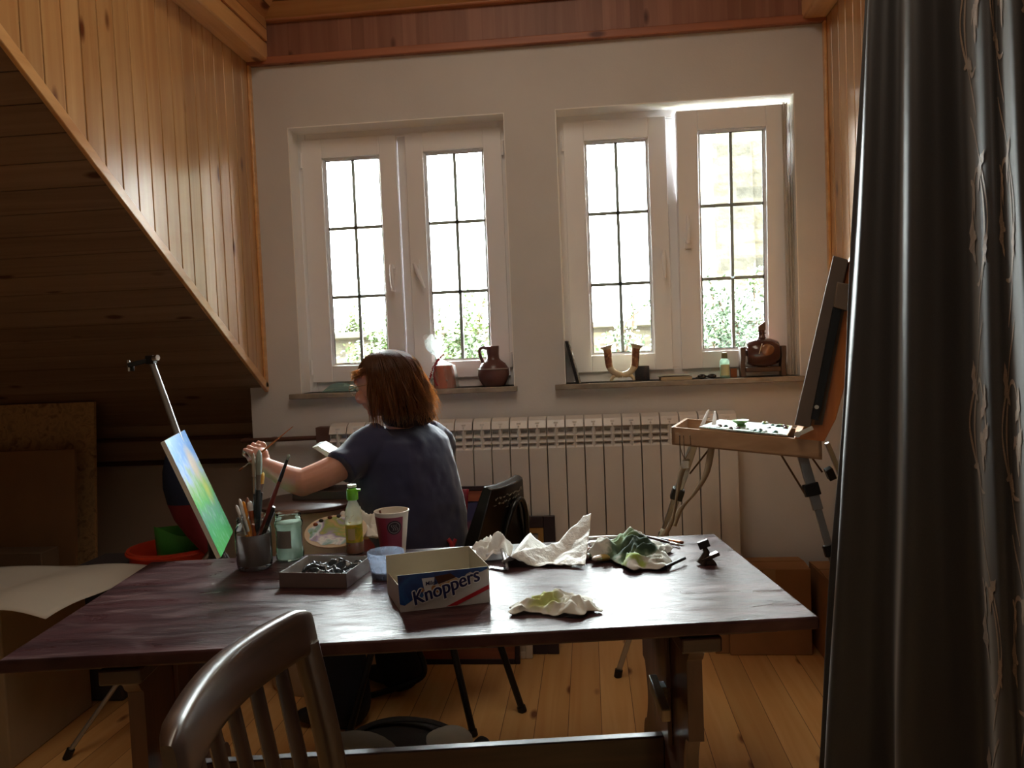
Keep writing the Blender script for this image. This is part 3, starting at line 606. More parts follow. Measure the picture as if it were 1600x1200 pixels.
# paint palette leaning on crumpled paper
pc = PZ(512, 862, TZ)
pal = thing('paint_palette', 'oval pale wooden palette smeared with white, green and lilac paint', 'palette', (pc.x, pc.y, TZ))
pM = RZ(.15) @ Matrix.Rotation(radians(27), 4, 'X')
po = V((pc.x + .012, pc.y + .012, TZ + .004))
def pal_pt(a, k, h=0): return po + pM.to_3x3() @ V((.098 * k * cos(a), .082 + .082 * k * sin(a) * (1 + .04 * cos(2 * a)), h))
N_ = 48; b = MB(); top = [pal_pt(2 * pi * i / N_, 1, .005) for i in range(N_)]; bot = [pal_pt(2 * pi * i / N_, 1, 0) for i in range(N_)]; b.loft([bot, top]); b.build('palette_board', mat('palette_wood', (214, 192, 166), .5), pal, bevel=.001)
b = MB(); b.add([pal_pt(2 * pi * i / N_, .86 + .05 * sin(5 * i), .0062) for i in range(N_)] + [pal_pt(0, 0, .0068)], [(i, (i + 1) % N_, N_) for i in range(N_)]); b.build('mixed_paint', patches('mixed_paint', ((70, 104, 56), (120, 160, 120), (160, 196, 206), (236, 238, 240), (168, 156, 200), (150, 170, 100), (206, 170, 130)), 13, .35, dist=.7), pal)
dabs = (((1.9, .83, (90, 44, 30))), (2.3, .8, (40, 30, 28)), (2.65, .78, (130, 60, 30)), (1.55, .86, (60, 50, 60)), (1.2, .85, (150, 80, 50)), (.8, .85, (120, 90, 50)))
for a, k, c in dabs:
    b = MB(); b.ell(pal_pt(a, k, .009), (.008, .006, .006), pM, 10, 6); b.build('paint_dab', mat('dab_%d_%d' % (c[0], c[1]), c, .3), pal)
def crumple(name, label, cat, c, rx, ry, h, mats, seed, fold=9, rot=0, nz=56, th=.0012, edge=.004, outline=None, flatten=.8, group=None, seedf=1.0, parent=None):
    """crumpled sheet lying on the table: radial grid with ridged folds"""
    b = MB(); c = V(c); sd = V((seed * 3.7, seed * 1.3, seed * 2.1)); ns = nz * 2
    def pt(i, j):
        k = i / nz; a = 2 * pi * j / ns; o = (outline(a) if outline else 1 + .18 * sin(3 * a + seed) + .1 * sin(5 * a + 2 * seed) + .06 * sin(9 * a))
        x, y = rx * k * cos(a) * o, ry * k * sin(a) * o
        n1 = noise.noise(V((x, y * 1.3, 0)) * fold * 1.5 + sd); n2 = noise.noise(V((x * .6, y * 1.4, 0)) * fold * 4 + sd * 2); n3 = noise.noise(V((x * .5 + y, y - x, 0)) * fold * 2.4 + sd * 3)
        rid = .5 + .55 * n1 + (1 - abs(n3) * 3) * .34 + .16 * n2
        env = (1 - k ** 3) * flatten + (1 - flatten)
        z = max(.0, h * env * rid) + edge * .4
        x += n3 * .012 * k; y += n2 * .012 * k
        q_ = RZ(rot) @ V((x, y, 0)); return c + V((q_.x, q_.y, z))
    vs = [pt(i, j) for i in range(nz + 1) for j in range(ns)]; b.add(vs, [(i * ns + j, i * ns + (j + 1) % ns, (i + 1) * ns + (j + 1) % ns, (i + 1) * ns + j) for i in range(nz) for j in range(ns)])
    o = b.build(name, mats, parent, solid=th, ang=180)
    if parent is None: tag(o, label, cat, group)
    return o
tissue = mat('white_tissue', (224, 222, 216), .9, var=.03, bump=.2, bs=300)
crumple('paper_towel', 'crumpled white paper towel under the oval palette', 'paper', (po.x + .02, po.y + .150, TZ), .11, .07, .10, tissue, 3, 11)
# bottle with green cap
bc = PZ(552, 867, TZ) + V((0, .02, 0)); br = .0265
bt = thing('plastic_bottle', 'small clear plastic bottle with bright green flip cap and orange liquid', 'bottle', (bc.x, bc.y, TZ))
B0 = (bc.x, bc.y, TZ)
pr = [(br * .7, 0), (br * .96, .004), (br, .012), (br, .032), (br * .96, .036), (br * .96, .092), (br, .096), (br * 1.0, .104), (br * .93, .112), (br * .95, .120), (br * .86, .132), (br * .70, .145), (br * .5, .157), (br * .48, .168)]
b = MB(); b.lathe(B0, pr, 32); b.build('bottle_body', film('clear_plastic', (214, 214, 196), .38, .15), bt)
b = MB(); b.lathe(B0, [(.0001, .002), (br * .68, .002)] + [(r * .95, max(.002, z)) for r, z in pr[1:4]] + [(br * .91, .036), (br * .91, .05), (.0001, .05)], 32); b.build('orange_liquid', mat('orange_liquid', (170, 74, 24), .15, trans=.3), bt)
b = MB(); b.lathe(B0, [(br * .975, .037), (br * .975, .091)], 32); b.build('bottle_label', patches('bottle_label', ((196, 170, 40), (214, 186, 40), (150, 160, 40), (206, 120, 40)), 30, .4), bt)
b = MB(); b.grid(lambda u, v: V(B0) + V((sin(-.5 + u * .9) * br * .99, -cos(-.5 + u * .9) * br * .99, .046 + .034 * v)), 8, 2); b.build('label_panel', mat('label_cream', (196, 178, 130), .5), bt)
gcap = mat('green_cap', (110, 196, 40), .35, coat=.3)
b = MB(); b.lathe(B0, [(br * .62, .163), (br * .66, .166), (br * .66, .190), (br * .60, .196), (br * .30, .198), (br * .28, .207), (br * .2, .209), (.0001, .209)], 28); b.box((B0[0] + br * .72, B0[1], TZ + .192), (.012, .012, .006)); b.build('flip_cap', gcap, bt)
b = MB(); b.lathe(B0, [(br * .5, .2005), (br * .55, .205), (br * .5, .209), (.0001, .2095)], 20); b.build('cap_top', mat('pale_cap_top', (226, 238, 220), .3), bt)
# takeaway cup
cc = PZ(613, 866, TZ) + V((0, .015, 0)); C0 = V((cc.x, cc.y, TZ)); cr0, cr1, ch = .036, .051, .128
cp = thing('paper_cup', 'tall paper takeaway cup, dark pink with a round dark emblem and white rim', 'cup', C0)
def cr(z): return cr0 + (cr1 - cr0) * z / ch
pink = mat('cup_pink', (150, 50, 70), .45); cream = mat('cup_cream', (222, 212, 198), .5)
b = MB(); b.lathe(C0, [(cr0 * .96, 0), (cr(0), .001), (cr(ch), ch), (cr(ch) - .0016, ch), (cr0 - .002, .006), (.0001, .006)], 48); b.build('cup_wall', cream, cp)
def wrap(a0, a1, z0, z1, off, n=18, m=6):
    return lambda u, v: C0 + V((sin(a0 + (a1 - a0) * u) * (cr(z0 + (z1 - z0) * v) + off), -cos(a0 + (a1 - a0) * u) * (cr(z0 + (z1 - z0) * v) + off), z0 + (z1 - z0) * v))
b = MB(); b.grid(wrap(-2.4, -.12, .002, ch - .012, .0006), 24, 6); b.build('pink_panel', pink, cp)
b = MB(); b.grid(wrap(-.12, .95, .002, ch - .012, .0006), 14, 6); b.build('lilac_panel', mat('cup_mauve', (140, 62, 82), .45), cp)
b = MB(); b.tube([C0 + V((cos(a) * cr1, sin(a) * cr1, ch)) for a in [2 * pi * i / 40 for i in range(41)]], .0022, 8, caps=False); b.build('rolled_rim', cream, cp)
def cupdisc(rad0, rad1, off, az=.38, zc=.086):
    return lambda u, v: (lambda x, z: C0 + V((sin(az + x / cr(zc)) * (cr(zc + z) + off), -cos(az + x / cr(zc)) * (cr(zc + z) + off), zc + z)))((rad0 + (rad1 - rad0) * v) * cos(2 * pi * u), (rad0 + (rad1 - rad0) * v) * sin(2 * pi * u))
emb = None
b = MB(); b.grid(cupdisc(.0, .021, .0012), 36, 3); emb = b.build('emblem', mat('emblem_dark', (44, 34, 38), .5), cp)
b = MB(); b.grid(cupdisc(.0155, .0172, .0018), 36, 1)
for k in range(3):
    f_ = lambda u, v, k=k: (lambda x, z: C0 + V((sin(.38 + x / cr(.086)) * (cr(.086 + z) + .0018), -cos(.38 + x / cr(.086)) * (cr(.086 + z) + .0018), .086 + z)))(-.006 + .006 * k + .003 * sin(6 * u) + .0017 * v, -.009 + .018 * u)
    b.grid(f_, 12, 1)
b.build('emblem_swirl', mat('emblem_grey', (150, 142, 140), .5), emb)
st = MB(); st.beam(C0 + V((-.01, .01, .01)), C0 + V((-.033, -.012, ch + .004)), .006, .0014, (0, -1, 0)); tag(st.build('stir_stick', mat('brown_stick', (110, 62, 40), .6)), 'brown stirring stick in the pink paper cup', 'stirrer')
# plastic tub
uc = PZ(600, 906, TZ) + V((0, .03, 0)); U0 = V((uc.x, uc.y, TZ)); tubm = film('milky_tub', (196, 206, 224), .34, .2)
tb = thing('plastic_tub', 'small translucent bluish plastic tub with ribbed rim behind the snack box', 'tub', U0)
b = MB(); b.lathe(U0, [(.038, 0), (.040, .003), (.046, .052), (.0485, .053), (.0485, .068), (.049, .070), (.047, .070), (.0465, .054), (.0445, .05), (.038, .005), (.0001, .004)], 40); b.build('tub_wall', tubm, tb)
b = MB()
for k in range(36): a = 2 * pi * k / 36; b.box(U0 + V((cos(a) * .0487, sin(a) * .0487, .061)), (.001, .0012, .012), RZ(a))
b.build('rim_ribs', tubm, tb)
b = MB(); b.lathe(U0, [(.0001, .005), (.037, .005), (.039, .02), (.0001, .021)], 30); b.build('tub_contents', mat('dark_water', (60, 62, 74), .3), tb)
# shallow grey carton with dark tubes
g0, g1 = PZ(437, 918, TZ), PZ(542, 920, TZ); du = (g1 - g0); gL = du.length; du.normalize(); dv = V((-du.y, du.x, 0)) ; gc = g0 + du * gL / 2 + dv * .085
ct = thing('shallow_carton', 'shallow open grey carton holding dark foil-wrapped contents', 'carton', (gc.x, gc.y, TZ), atan2(du.y, du.x))
gm = mat('grey_card', (110, 96, 92), .3, coat=.4); gin = mat('silver_card', (176, 178, 176), .4)
b = MB(); L_, D_, H_ = gL, .17, .040; t_ = .0015
b.span((-L_ / 2, -D_ / 2, 0), (L_ / 2, D_ / 2, t_)); b.span((-L_ / 2, -D_ / 2, 0), (L_ / 2, -D_ / 2 + t_, H_)); b.span((-L_ / 2, D_ / 2 - t_, 0), (L_ / 2, D_ / 2, H_)); b.span((-L_ / 2, -D_ / 2, 0), (-L_ / 2 + t_, D_ / 2, H_)); b.span((L_ / 2 - t_, -D_ / 2, 0), (L_ / 2, D_ / 2, H_)); b.build('tray', gm, ct, local=True, smooth=False)
b = MB(); b.span((-L_ / 2 + .002, -D_ / 2 + .002, .002), (-L_ / 2 + .003, D_ / 2 - .002, H_ - .001)); b.span((L_ / 2 - .003, -D_ / 2 + .002, .002), (L_ / 2 - .002, D_ / 2 - .002, H_ - .001)); b.span((-L_ / 2 + .002, D_ / 2 - .003, .002), (L_ / 2 - .002, D_ / 2 - .002, H_ - .001)); b.build('inner_lining', gin, ct, local=True, smooth=False)
mm = WM[ct]; crumple('foil_contents', 'dark glossy foil-wrapped bundle inside the shallow carton', 'wrapping', mm @ V((.012, .01, .002)), .078, .066, .040, patches('dark_foil', ((24, 26, 28), (60, 66, 70), (30, 34, 40), (130, 138, 150)), 22, .22), 5, 14, flatten=.25, outline=lambda a: 1 / max(abs(cos(a)), abs(sin(a))) * .93)
# snack box with lettering
k0, k1 = PZ(626, 957, TZ), PZ(766, 941, TZ); du = (k1 - k0); kL = du.length; ang = atan2(du.y, du.x)
kb_ = thing('snack_box', 'open white and blue cardboard snack box lettered Knoppers', 'box', k0, ang)
KD, KH = .165, .088
outc = mat('box_white', (196, 196, 198), .45); inc = mat('box_board', (176, 168, 150), .8)
bl = V((-.018, KD)); brr = V((kL - .016, KD + .01))
def wallp(a, c, name, h0, h1, m_out, lean=(0, 0)):
    a, c = V(a).to_3d(), V(c).to_3d(); d = (c - a).normalized(); n_ = V((d.y, -d.x, 0)); b = MB(); ln = V((lean[0], lean[1], 0))
    b.add([a, c, c + ln + V((0, 0, h1)), a + ln + V((0, 0, h0))], [(0, 1, 2, 3)]); b.cur = 1; i_ = -n_ * .0014
    b.add([a + i_, c + i_, c + ln + i_ + V((0, 0, h1)), a + ln + i_ + V((0, 0, h0))], [(3, 2, 1, 0)]); b.cur = 1
    b.add([a + ln + V((0, 0, h0)), c + ln + V((0, 0, h1)), c + ln + i_ + V((0, 0, h1)), a + ln + i_ + V((0, 0, h0))], [(0, 1, 2, 3)])
    return b.build(name, [m_out, inc], kb_, local=True, smooth=False)
front = wallp((0, 0), (kL, 0), 'front_panel', KH, KH, outc, (-.004, -.006)); wallp((kL, 0), brr, 'side_panel', KH, KH + .007, outc); wallp(brr, bl, 'back_panel', KH + .007, KH + .006, outc); wallp(bl, (0, 0), 'side_panel', KH * .55, KH * .62, outc, (.004, 0))
b = MB(); b.add([V((0, 0, .001)), V((kL, 0, .001)), V((brr.x, brr.y, .001)), V((bl.x, bl.y, .001))], [(0, 1, 2, 3)]); b.build('box_floor', inc, kb_, local=True, smooth=False)
# printed artwork of the front (x along, z up), laid on the leaning panel
def fp(x, z, h=.0006): return WM[kb_] @ V((x * kL - .004 * z / 1.0, -h - .006 * z, z * KH))
def art(name, poly, m, h, par=None):
    b = MB(); b.add([fp(x, z, h) for x, z in poly], [tuple(range(len(poly)))]); return b.build(name, m, par or front, smooth=False)
blue = patches('print_blue', ((16, 40, 100), (22, 70, 140), (36, 104, 168)), 18, .4)
wave = [(0, .22), (.05, .17), (.10, .24), (.14, .30), (.19, .27), (.25, .34), (.30, .5), (.36, .62), (.45, .70), (.55, .74), (.62, .83), (.66, .77), (.71, .75), (.76, .86), (.80, .90), (.86, .84), (.93, .88), (1, .95)]
b = MB(); vs = []
for x, z in wave: vs += [fp(x, z), fp(x, 1.0)]
b.add(vs, [(2 * i, 2 * i + 2, 2 * i + 3, 2 * i + 1) for i in range(len(wave) - 1)]); b.build('blue_print', blue, front, smooth=False)
art('red_stripe', [(.50, .02), (.62, .02), (1, .38), (1, .50)], mat('print_red', (176, 30, 44), .4), .0008)
art('milk_glass_print', [(.29, .34), (.37, .34), (.40, .86), (.26, .86)], mat('print_milk', (206, 214, 226), .4), .0010)
art('wafer_print', [(.40, .88), (.58, .92), (.64, .80), (.44, .66)], mat('print_choc', (64, 34, 22), .4), .0011)
art('wafer_print', [(.44, .64), (.64, .78), (.655, .70), (.46, .55)], mat('print_wafer', (196, 158, 106), .4), .0011)
for x, z, r in ((.385, .56, .05), (.43, .50, .045), (.35, .46, .04), (.25, .55, .04)): art('nut_print', [(x + r * cos(a) * .6, z + r * 1.6 * sin(a)) for a in [2 * pi * i / 12 for i in range(12)]], mat('print_nut', (168, 112, 62), .4), .0012)
R3 = WM[kb_].to_3x3(); BV = V((-.045, -.068, 1)); sl_ = .27; xd = R3 @ (V((cos(sl_), 0, 0)) + BV * sin(sl_)); xd.normalize(); yd = R3 @ (BV + V((-.10, 0, 0))); yd.normalize(); zd = xd.cross(yd).normalized()
white_ink = mat('ink_white', (226, 228, 232), .4); navy_ink = mat('ink_navy', (16, 26, 84), .4)
for nm, mt_, h_, sh in (('lettering_outline', white_ink, .0020, [(.0030 * cos(i * pi / 4), .0030 * sin(i * pi / 4)) for i in range(8)]), ('lettering', navy_ink, .0030, [(0, 0), (.0008, 0), (-.0008, 0), (0, .0006), (.0016, 0)])):
    lm = None; tmp = MB()
    for k, (sx_, sy_) in enumerate(sh):
        o_ = text_mesh(nm, 'Knoppers', .048, basis(fp(.15, .15, h_ + k * .00004), xd, yd, zd) @ Matrix.Translation((sx_, sy_, 0)), mt_, front, extrude=0, sx=.86)
        me_ = o_.data; tmp.add([WM[front] @ v.co for v in me_.vertices], [tuple(p.vertices) for p in me_.polygons]); bpy.data.objects.remove(o_); bpy.data.meshes.remove(me_)
    tmp.build(nm, mt_, front, smooth=False)
xd2 = R3 @ V((1, 0, .05)); text_mesh('small_lettering', 'Milch', .013, basis(fp(.295, .66, .0016), xd2, R3 @ V((0, -.05, 1)), R3 @ V((0, -1, 0))), navy_ink, front, offset=.0003, extrude=.0001)
# papers, cloths
towelp = mat('quilted_paper', (226, 226, 222), .9, var=.03, bump=.6, bs=160)
crumple('tissue', 'small crumpled white tissue behind the snack box corner', 'tissue', PZ(768, 874, TZ) + V((0, .02, 0)), .055, .05, .062, tissue, 8, 14, flatten=.5)
# paper towel: a tent-shaped quilted sheet
pt0 = PZ(850, 878, TZ)
def towel(u, v):
    x = -.11 + .225 * u; y = -.075 + .19 * v
    z = .006 + .05 * max(0, 1 - abs(u - .2) * 5) * v + .085 * max(0, u - .55) / .45 * (.4 + .6 * v) * (1 - .9 * (1 - v) ** 2) + .03 * max(0, 1 - abs(u - v * .8 - .1) * 4)
    z += .008 * noise.noise(V((u * 6, v * 6, 2))) + .004 * noise.noise(V((u * 18, v * 18, 5))) * (1 - v * .5)
    sh = .02 * v; return V((pt0.x + x + sh, pt0.y + y + .02 * sin(3 * u), TZ + max(.0015, z)))
b = MB(); b.grid(towel, 60, 50); tag(b.build('paper_towel', towelp, solid=.001, ang=180), 'large quilted white paper towel sheet rising to a pointed peak', 'paper')
crumple('green_rag', 'grey-white cloth rag soaked with dark green paint', 'cloth', PZ(992, 876, TZ) + V((0, .02, 0)), .105, .125, .068,
        stained('green_stained_cloth', (206, 204, 196), 0, [((.02, -.02, .04), .075, (70, 96, 66)), ((.035, .0, .05), .055, (36, 56, 42)), ((.01, -.085, .01), .028, (150, 172, 70)), ((-.02, .07, .05), .04, (120, 144, 110))]), 12.3, 10, rot=.2, th=.002)
crumple('pale_rag', 'small crumpled off-white cloth with yellow-green stain at the table\'s front edge', 'cloth', PZ(872, 953, TZ), .098, .052, .040,
        stained('yellow_stained_cloth', (214, 212, 202), 0, [((-.02, .0, .02), .030, (176, 184, 110))]), 4.4, 13, rot=.06, th=.002)
# palette knife / metal clasp at the left of the towel
kn = thing('palette_knife', 'palette knife with pale plastic handle and shiny steel tip beside the paper towel', 'palette knife', PZ(790, 892, TZ))
b = MB(); p = [PZ(768, 884, TZ + .012), PZ(782, 872, TZ + .03), PZ(788, 858, TZ + .038)]; b.tube([PZ(793, 889, TZ + .007), PZ(789, 874, TZ + .018), PZ(785, 860, TZ + .028), PZ(783, 850, TZ + .034)], [.0035, .0062, .006, .003], 10); b.build('handle', mat('smoky_plastic', (150, 150, 150), .2, coat=.5), kn)
b = MB(); b.beam(PZ(793, 889, TZ + .006), PZ(765, 886, TZ + .003), .016, .0012); b.build('blade', ferr, kn)
bp_ = MB(); bp_.box(PZ(772, 868, TZ + .012), (.05, .03, .022), RZ(.2)); tag(bp_.build('white_packet', mat('packet_white', (206, 210, 214), .4), bevel=.004), 'small glossy white packet lying behind the palette knife', 'packet')
# paint tubes
def ptube(label, a, c, r, body, band, cap=True):
    a, c = V(a), V(c); t = thing('paint_tube', label, 'paint tube', a, 0, 'paint tubes behind the green rag'); d = (c - a)
    b = MB(); b.tube([a, a + d * .1, a + d * .8, a + d * .86], [r * .25, r * .9, r, r * .5], 14, flat=.75, ref=(0, 0, 1)); b.build('tube_body', body, t)
    b = MB(); b.tube([a + d * .35, a + d * .68], [r * 1.01 * .96, r * 1.02], 14, flat=.78, ref=(0, 0, 1)); b.build('tube_label', band, t)
    b = MB(); b.tube([a + d * .85, c], r * .55, 12); b.build('tube_cap', mat('tube_cap', (210, 208, 200), .4), t)
alu = mat('tube_metal', (196, 192, 186), .3, metal=.6)
def TP(px, py, h=.012): return PZ(px, py, TZ + h)
ptube('white paint tube with dark and green label bands behind the green rag', TP(918, 850), TP(958, 849), .013, alu, mat('tube_green', (30, 110, 70), .4))
ptube('paint tube with a crimson label behind the green rag', TP(948, 856, .016), TP(990, 849, .016), .013, alu, mat('tube_crimson', (176, 36, 52), .4))
ptube('long thin white tube lying at the table\'s back edge by the brushes', TP(900, 842), TP(975, 838), .007, white_plastic, mat('tube_pale', (216, 204, 198), .4))
ptube('short tube with an olive dark label at the left of the green rag', TP(905, 872, .010), TP(940, 866, .010), .012, alu, mat('tube_olive', (70, 74, 50), .4))
ptube('small tube with a pinkish label nearest the paper towel peak', TP(905, 858, .006), TP(935, 857, .006), .006, alu, mat('tube_pink', (200, 150, 140), .4))
ptube('squeezed tube with an ochre label half under the green rag', TP(925, 874, .014), TP(962, 868, .014), .012, alu, mat('tube_ochre', (176, 150, 90), .4))
brush('paintbrush', 'long black-handled brush with copper ferrule lying at the back right of the table', TP(985, 835, .006), TP(1068, 848, .006), .0045, black_l, mat('brown_bristle', (0, 0, 0)), .2, .06, fcol=mat('copper_ferrule', (190, 120, 80), .3, metal=.8))
brush('paintbrush', 'second long brush lying close beside the black one, its handle dark brown', TP(990, 833, .016), TP(1062, 852, .006), .004, mat('darkbrown_lac', (52, 30, 24), .3), dirtyw, .15, .05)
mk = MB(); mk.tube([TP(1040, 886, .01), TP(1070, 872, .014)], .0045, 10); tag(mk.build('dark_pen', black_l), 'short black pen sticking out on the right of the green rag', 'pen')
# metal clamp (easel clip)
clp = PZ(1108, 882, TZ); ck = thing('easel_clamp', 'small metal clamp with a black square knob standing alone at the table\'s right', 'clamp', clp)
b = MB(); b.tube([clp + V((-.02, 0, .003)), clp + V((-.012, 0, .02)), clp + V((-.006, 0, .034)), clp + V((-.01, 0, .046))], [.016, .012, .009, .006], 12); b.build('post', mat('dull_bronze', (70, 58, 50), .4, metal=.5), ck)
b = MB(); b.beam(clp + V((-.022, -.003, .012)), clp + V((.026, .004, .030)), .022, .010); b.prism([clp + V((-.012, -.010, .0)), clp + V((.020, -.010, 0)), clp + V((.012, -.010, .014)), clp + V((-.014, -.010, .016))], (0, .02, 0)); b.build('jaw', mat('dull_bronze', (0, 0, 0)), ck, bevel=.002)
b = MB(); b.box(clp + V((-.013, -.004, .056)), (.030, .012, .020), Matrix.Rotation(-.35, 4, 'Y')); b.build('knob', mat('black_plastic', (16, 16, 18), .4), ck, bevel=.002)

# ------------------------------------------------------------------ things on the window sills
SZ = ZB + .0006
def SP(px, py, Y): return PY(px, py, Y)
def on_sill(px, Y): p = PY(px, 600, Y); return V((p.x, Y, SZ))
clay = mat('dark_clay', (96, 62, 58), .35, var=.25, vs=10, coat=.2)
jg = on_sill(772, WY + .02); jgt = thing('clay_jug', 'round-bellied dark clay jug with one loop handle on the left sill', 'jug', jg)
b = MB(); b.lathe(jg, [(.0001, 0), (.042, 0), (.050, .004), (.066, .028), (.073, .055), (.070, .082), (.056, .105), (.036, .120), (.029, .130), (.028, .150), (.030, .186), (.0265, .187), (.024, .150), (.0001, .13)], 44); b.build('jug_body', clay, jgt)
b = MB(); b.tube(spline([jg + V((-.027, 0, .174)), jg + V((-.045, 0, .182)), jg + V((-.060, 0, .172)), jg + V((-.060, 0, .150)), jg + V((-.052, 0, .125)), jg + V((-.046, 0, .106))], 18), .0075, 10); b.build('handle', clay, jgt)
b = MB(); b.lathe(jg + V((0, 0, .078)), [(.0722, 0), (.0735, .003), (.0716, .006)], 44); b.build('band', mat('grey_glaze', (150, 140, 136), .4), jgt)
# wrapped candle pot with a red cord
cg = on_sill(695, WY + .02); cgt = thing('wrapped_pot', 'terracotta pot gift-wrapped in clear film with a red beaded cord', 'pot', cg)
b = MB(); b.lathe(cg, [(.0001, 0), (.052, 0), (.053, .004), (.042, .104), (.040, .106), (.038, .104), (.046, .01), (.0001, .008)], 36); b.build('pot', mat('terracotta', (178, 108, 88), .6), cgt)
filmm = film('cellophane', (236, 242, 240), .26, .1)
nk = cg + V((-.018, 0, .135))
rings = []
for k, (c, rx) in enumerate([(cg + V((0, 0, .0)), .060), (cg + V((0, 0, .06)), .055), (cg + V((0, 0, .106)), .046), (nk, .010), (nk + V((-.008, 0, .02)), .018), (nk + V((-.025, 0, .06)), .036), (nk + V((-.030, 0, .10)), .040)]):
    rings.append([c + V((cos(a) * rx * (1 + .16 * sin(7 * a + k)), sin(a) * rx * .8 * (1 + .16 * cos(6 * a + k)), (.018 * sin(3 * a) if k > 4 else 0))) for a in [2 * pi * i / 40 for i in range(40)]])
b = MB(); b.loft(rings, caps=False); b.build('film_wrap', filmm, cgt, ang=180)
rm = mat('red_cord', (150, 24, 36), .5); b = MB()
for pts in ([nk + V((.022, -.02, .022)), nk + V((-.004, -.022, -.005)), nk + V((-.018, -.04, -.04)), nk + V((-.022, -.045, -.085)), nk + V((-.010, -.045, -.118))], [nk + V((-.005, -.02, .0)), nk + V((-.022, -.045, -.03)), nk + V((-.038, -.05, -.075)), nk + V((-.034, -.05, -.07)), nk + V((-.046, -.05, -.098))]):
    P = spline(pts, 26)
    for i, p in enumerate(P): b.ell(p + V((random.uniform(-1, 1), 0, 0)) * .0018, (.0042, .0042, .0038), None, 8, 5)
b.build('beaded_cord', rm, cgt)
pk = MB(); c_ = on_sill(528, WY + .03)
def pack(u, v): return c_ + V((-.062 + .15 * u, -.05 + .10 * v, .004 + .036 * (sin(pi * min(1, max(0, u))) ** .5) * (sin(pi * v) ** .5) * (1 + .25 * noise.noise(V((u * 5, v * 4, 1))))))
pk.grid(pack, 24, 16); pk.cur = 0
tag(pk.build('plastic_packet', film('aqua_packet', (190, 226, 222), .62, .15), solid=.002, ang=180), 'flat aqua-white plastic packet at the left end of the left sill', 'packet')
hc = on_sill(668, WY + .04); tag(MB().lathe(hc, [(.0001, 0), (.014, 0), (.016, .008), (.012, .03), (.016, .034), (.0001, .036)], 20).build('small_candle', mat('wax', (222, 208, 196), .5)), 'small pale candle at the foot of the wrapped pot', 'candle')
# right sill
pf = thing('picture_frame', 'small dark picture frame seen edge-on at the left end of the right sill', 'picture frame', (O2[0] + .03, WY - .0, SZ))
b = MB(); b.prism([V((O2[0] + .052, WY - .03, SZ)), V((O2[0] + .064, WY - .03, SZ)), V((O2[0] + .018, WY - .03, SZ + .195)), V((O2[0] + .006, WY - .03, SZ + .195))], (0, .12, 0)); b.build('backboard', mat('frame_black', (24, 22, 26), .5), pf, bevel=.002)
b = MB(); b.prism([V((O2[0] + .065, WY - .03, SZ)), V((O2[0] + .072, WY - .03, SZ)), V((O2[0] + .026, WY - .03, SZ + .195)), V((O2[0] + .019, WY - .03, SZ + .195))], (0, .12, 0)); b.build('carved_front', patches('silver_carving', ((90, 84, 78), (200, 196, 188), (110, 100, 92)), 60, .3, metal=.5), pf, bevel=.002)
iv = patches('ivory_glaze', ((196, 176, 140), (224, 208, 176), (206, 190, 160)), 14, .25); brz = patches('painted_band', ((92, 54, 40), (150, 96, 64), (196, 160, 116)), 42, .3)
hvp = on_sill(973, WY + .0); hv = thing('horn_vase', 'ivory double-horn vase, two flared horns forming a U on feet', 'vase', hvp)
for s_ in (-1, 1):
    P = spline([hvp + V((0, 0, .032)), hvp + V((s_ * .030, 0, .040)), hvp + V((s_ * .054, 0, .066)), hvp + V((s_ * .060, 0, .10)), hvp + V((s_ * .062, 0, .138)), hvp + V((s_ * .068, 0, .166))], 22)
    rr = [.013 + .006 * (i / 22) + (.018 * max(0, (i / 22 - .86) / .14) ** 1.5) for i in range(23)]
    b = MB(); b.tube(P, rr, 20, ref=(0, 1, 0)); hn = b.build('horn', iv, hv)
    b = MB(); P2 = [p + V((-s_ * -.0006, -.0010, 0)) for p in P[9:20]]; b.tube(P2, [r * 1.015 for r in rr[9:20]], 20, caps=False, ref=(0, 1, 0)); b.build('painted_band', brz, hn)
    b = MB(); b.tube(spline([hvp + V((s_ * .012, 0, .028)), hvp + V((s_ * .034, 0, .030)), hvp + V((s_ * .048, 0, .016)), hvp + V((s_ * .052, 0, .004))], 10), [.011, .010, .0095, .009, .009, .008, .008, .008, .007, .007, .006], 10); b.build('foot', iv, hv)
bx = on_sill(1003, WY + .075); tag(MB().span(bx + V((-.03, -.01, 0)), bx + V((.035, .02, .066))).build('dark_card_box', patches('dark_print', ((20, 20, 28), (40, 34, 40), (90, 60, 50)), 20, .4), bevel=.001, smooth=False), 'small dark printed box behind the horn vase\'s right foot', 'box')
bk = on_sill(1059, WY - .02); bt_ = thing('notebook', 'thin notebook lying flat on the right sill with lifted cover', 'book', bk)
MB().span(bk + V((-.075, -.02, 0)), bk + V((.062, .085, .016))).build('pages', mat('page_beige', (176, 160, 134), .8), bt_, bevel=.001, smooth=False)
b = MB(); b.grid(lambda u, v: bk + V((-.085 + .15 * u, -.022 + .108 * v, .018 + .008 * u + .003 * sin(5 * u))), 12, 4); b.build('cover', mat('pale_cover', (206, 210, 200), .5), bt_, solid=.0012)
gp = on_sill(1103, WY - .0); gt = thing('sunglasses', 'folded dark sunglasses lying between notebook and small bottle', 'sunglasses', gp)
for s_ in (-1, 1): b = MB(); b.ell(gp + V((s_ * .022 + .004, -.01, .011)), (.020, .006, .011), None, 18, 8); b.build('lens', mat('smoked_lens', (20, 18, 18), .1, coat=.5), gt)
b = MB(); b.tube([gp + V((-.03, 0, .014)), gp + V((-.01, .04, .012)), gp + V((.04, .045, .008))], .0025, 8); b.tube([gp + V((.045, 0, .014)), gp + V((.02, .03, .008)), gp + V((-.04, .03, .006))], .0025, 8); b.build('temples', mat('black_plastic', (16, 16, 18), .4), gt)
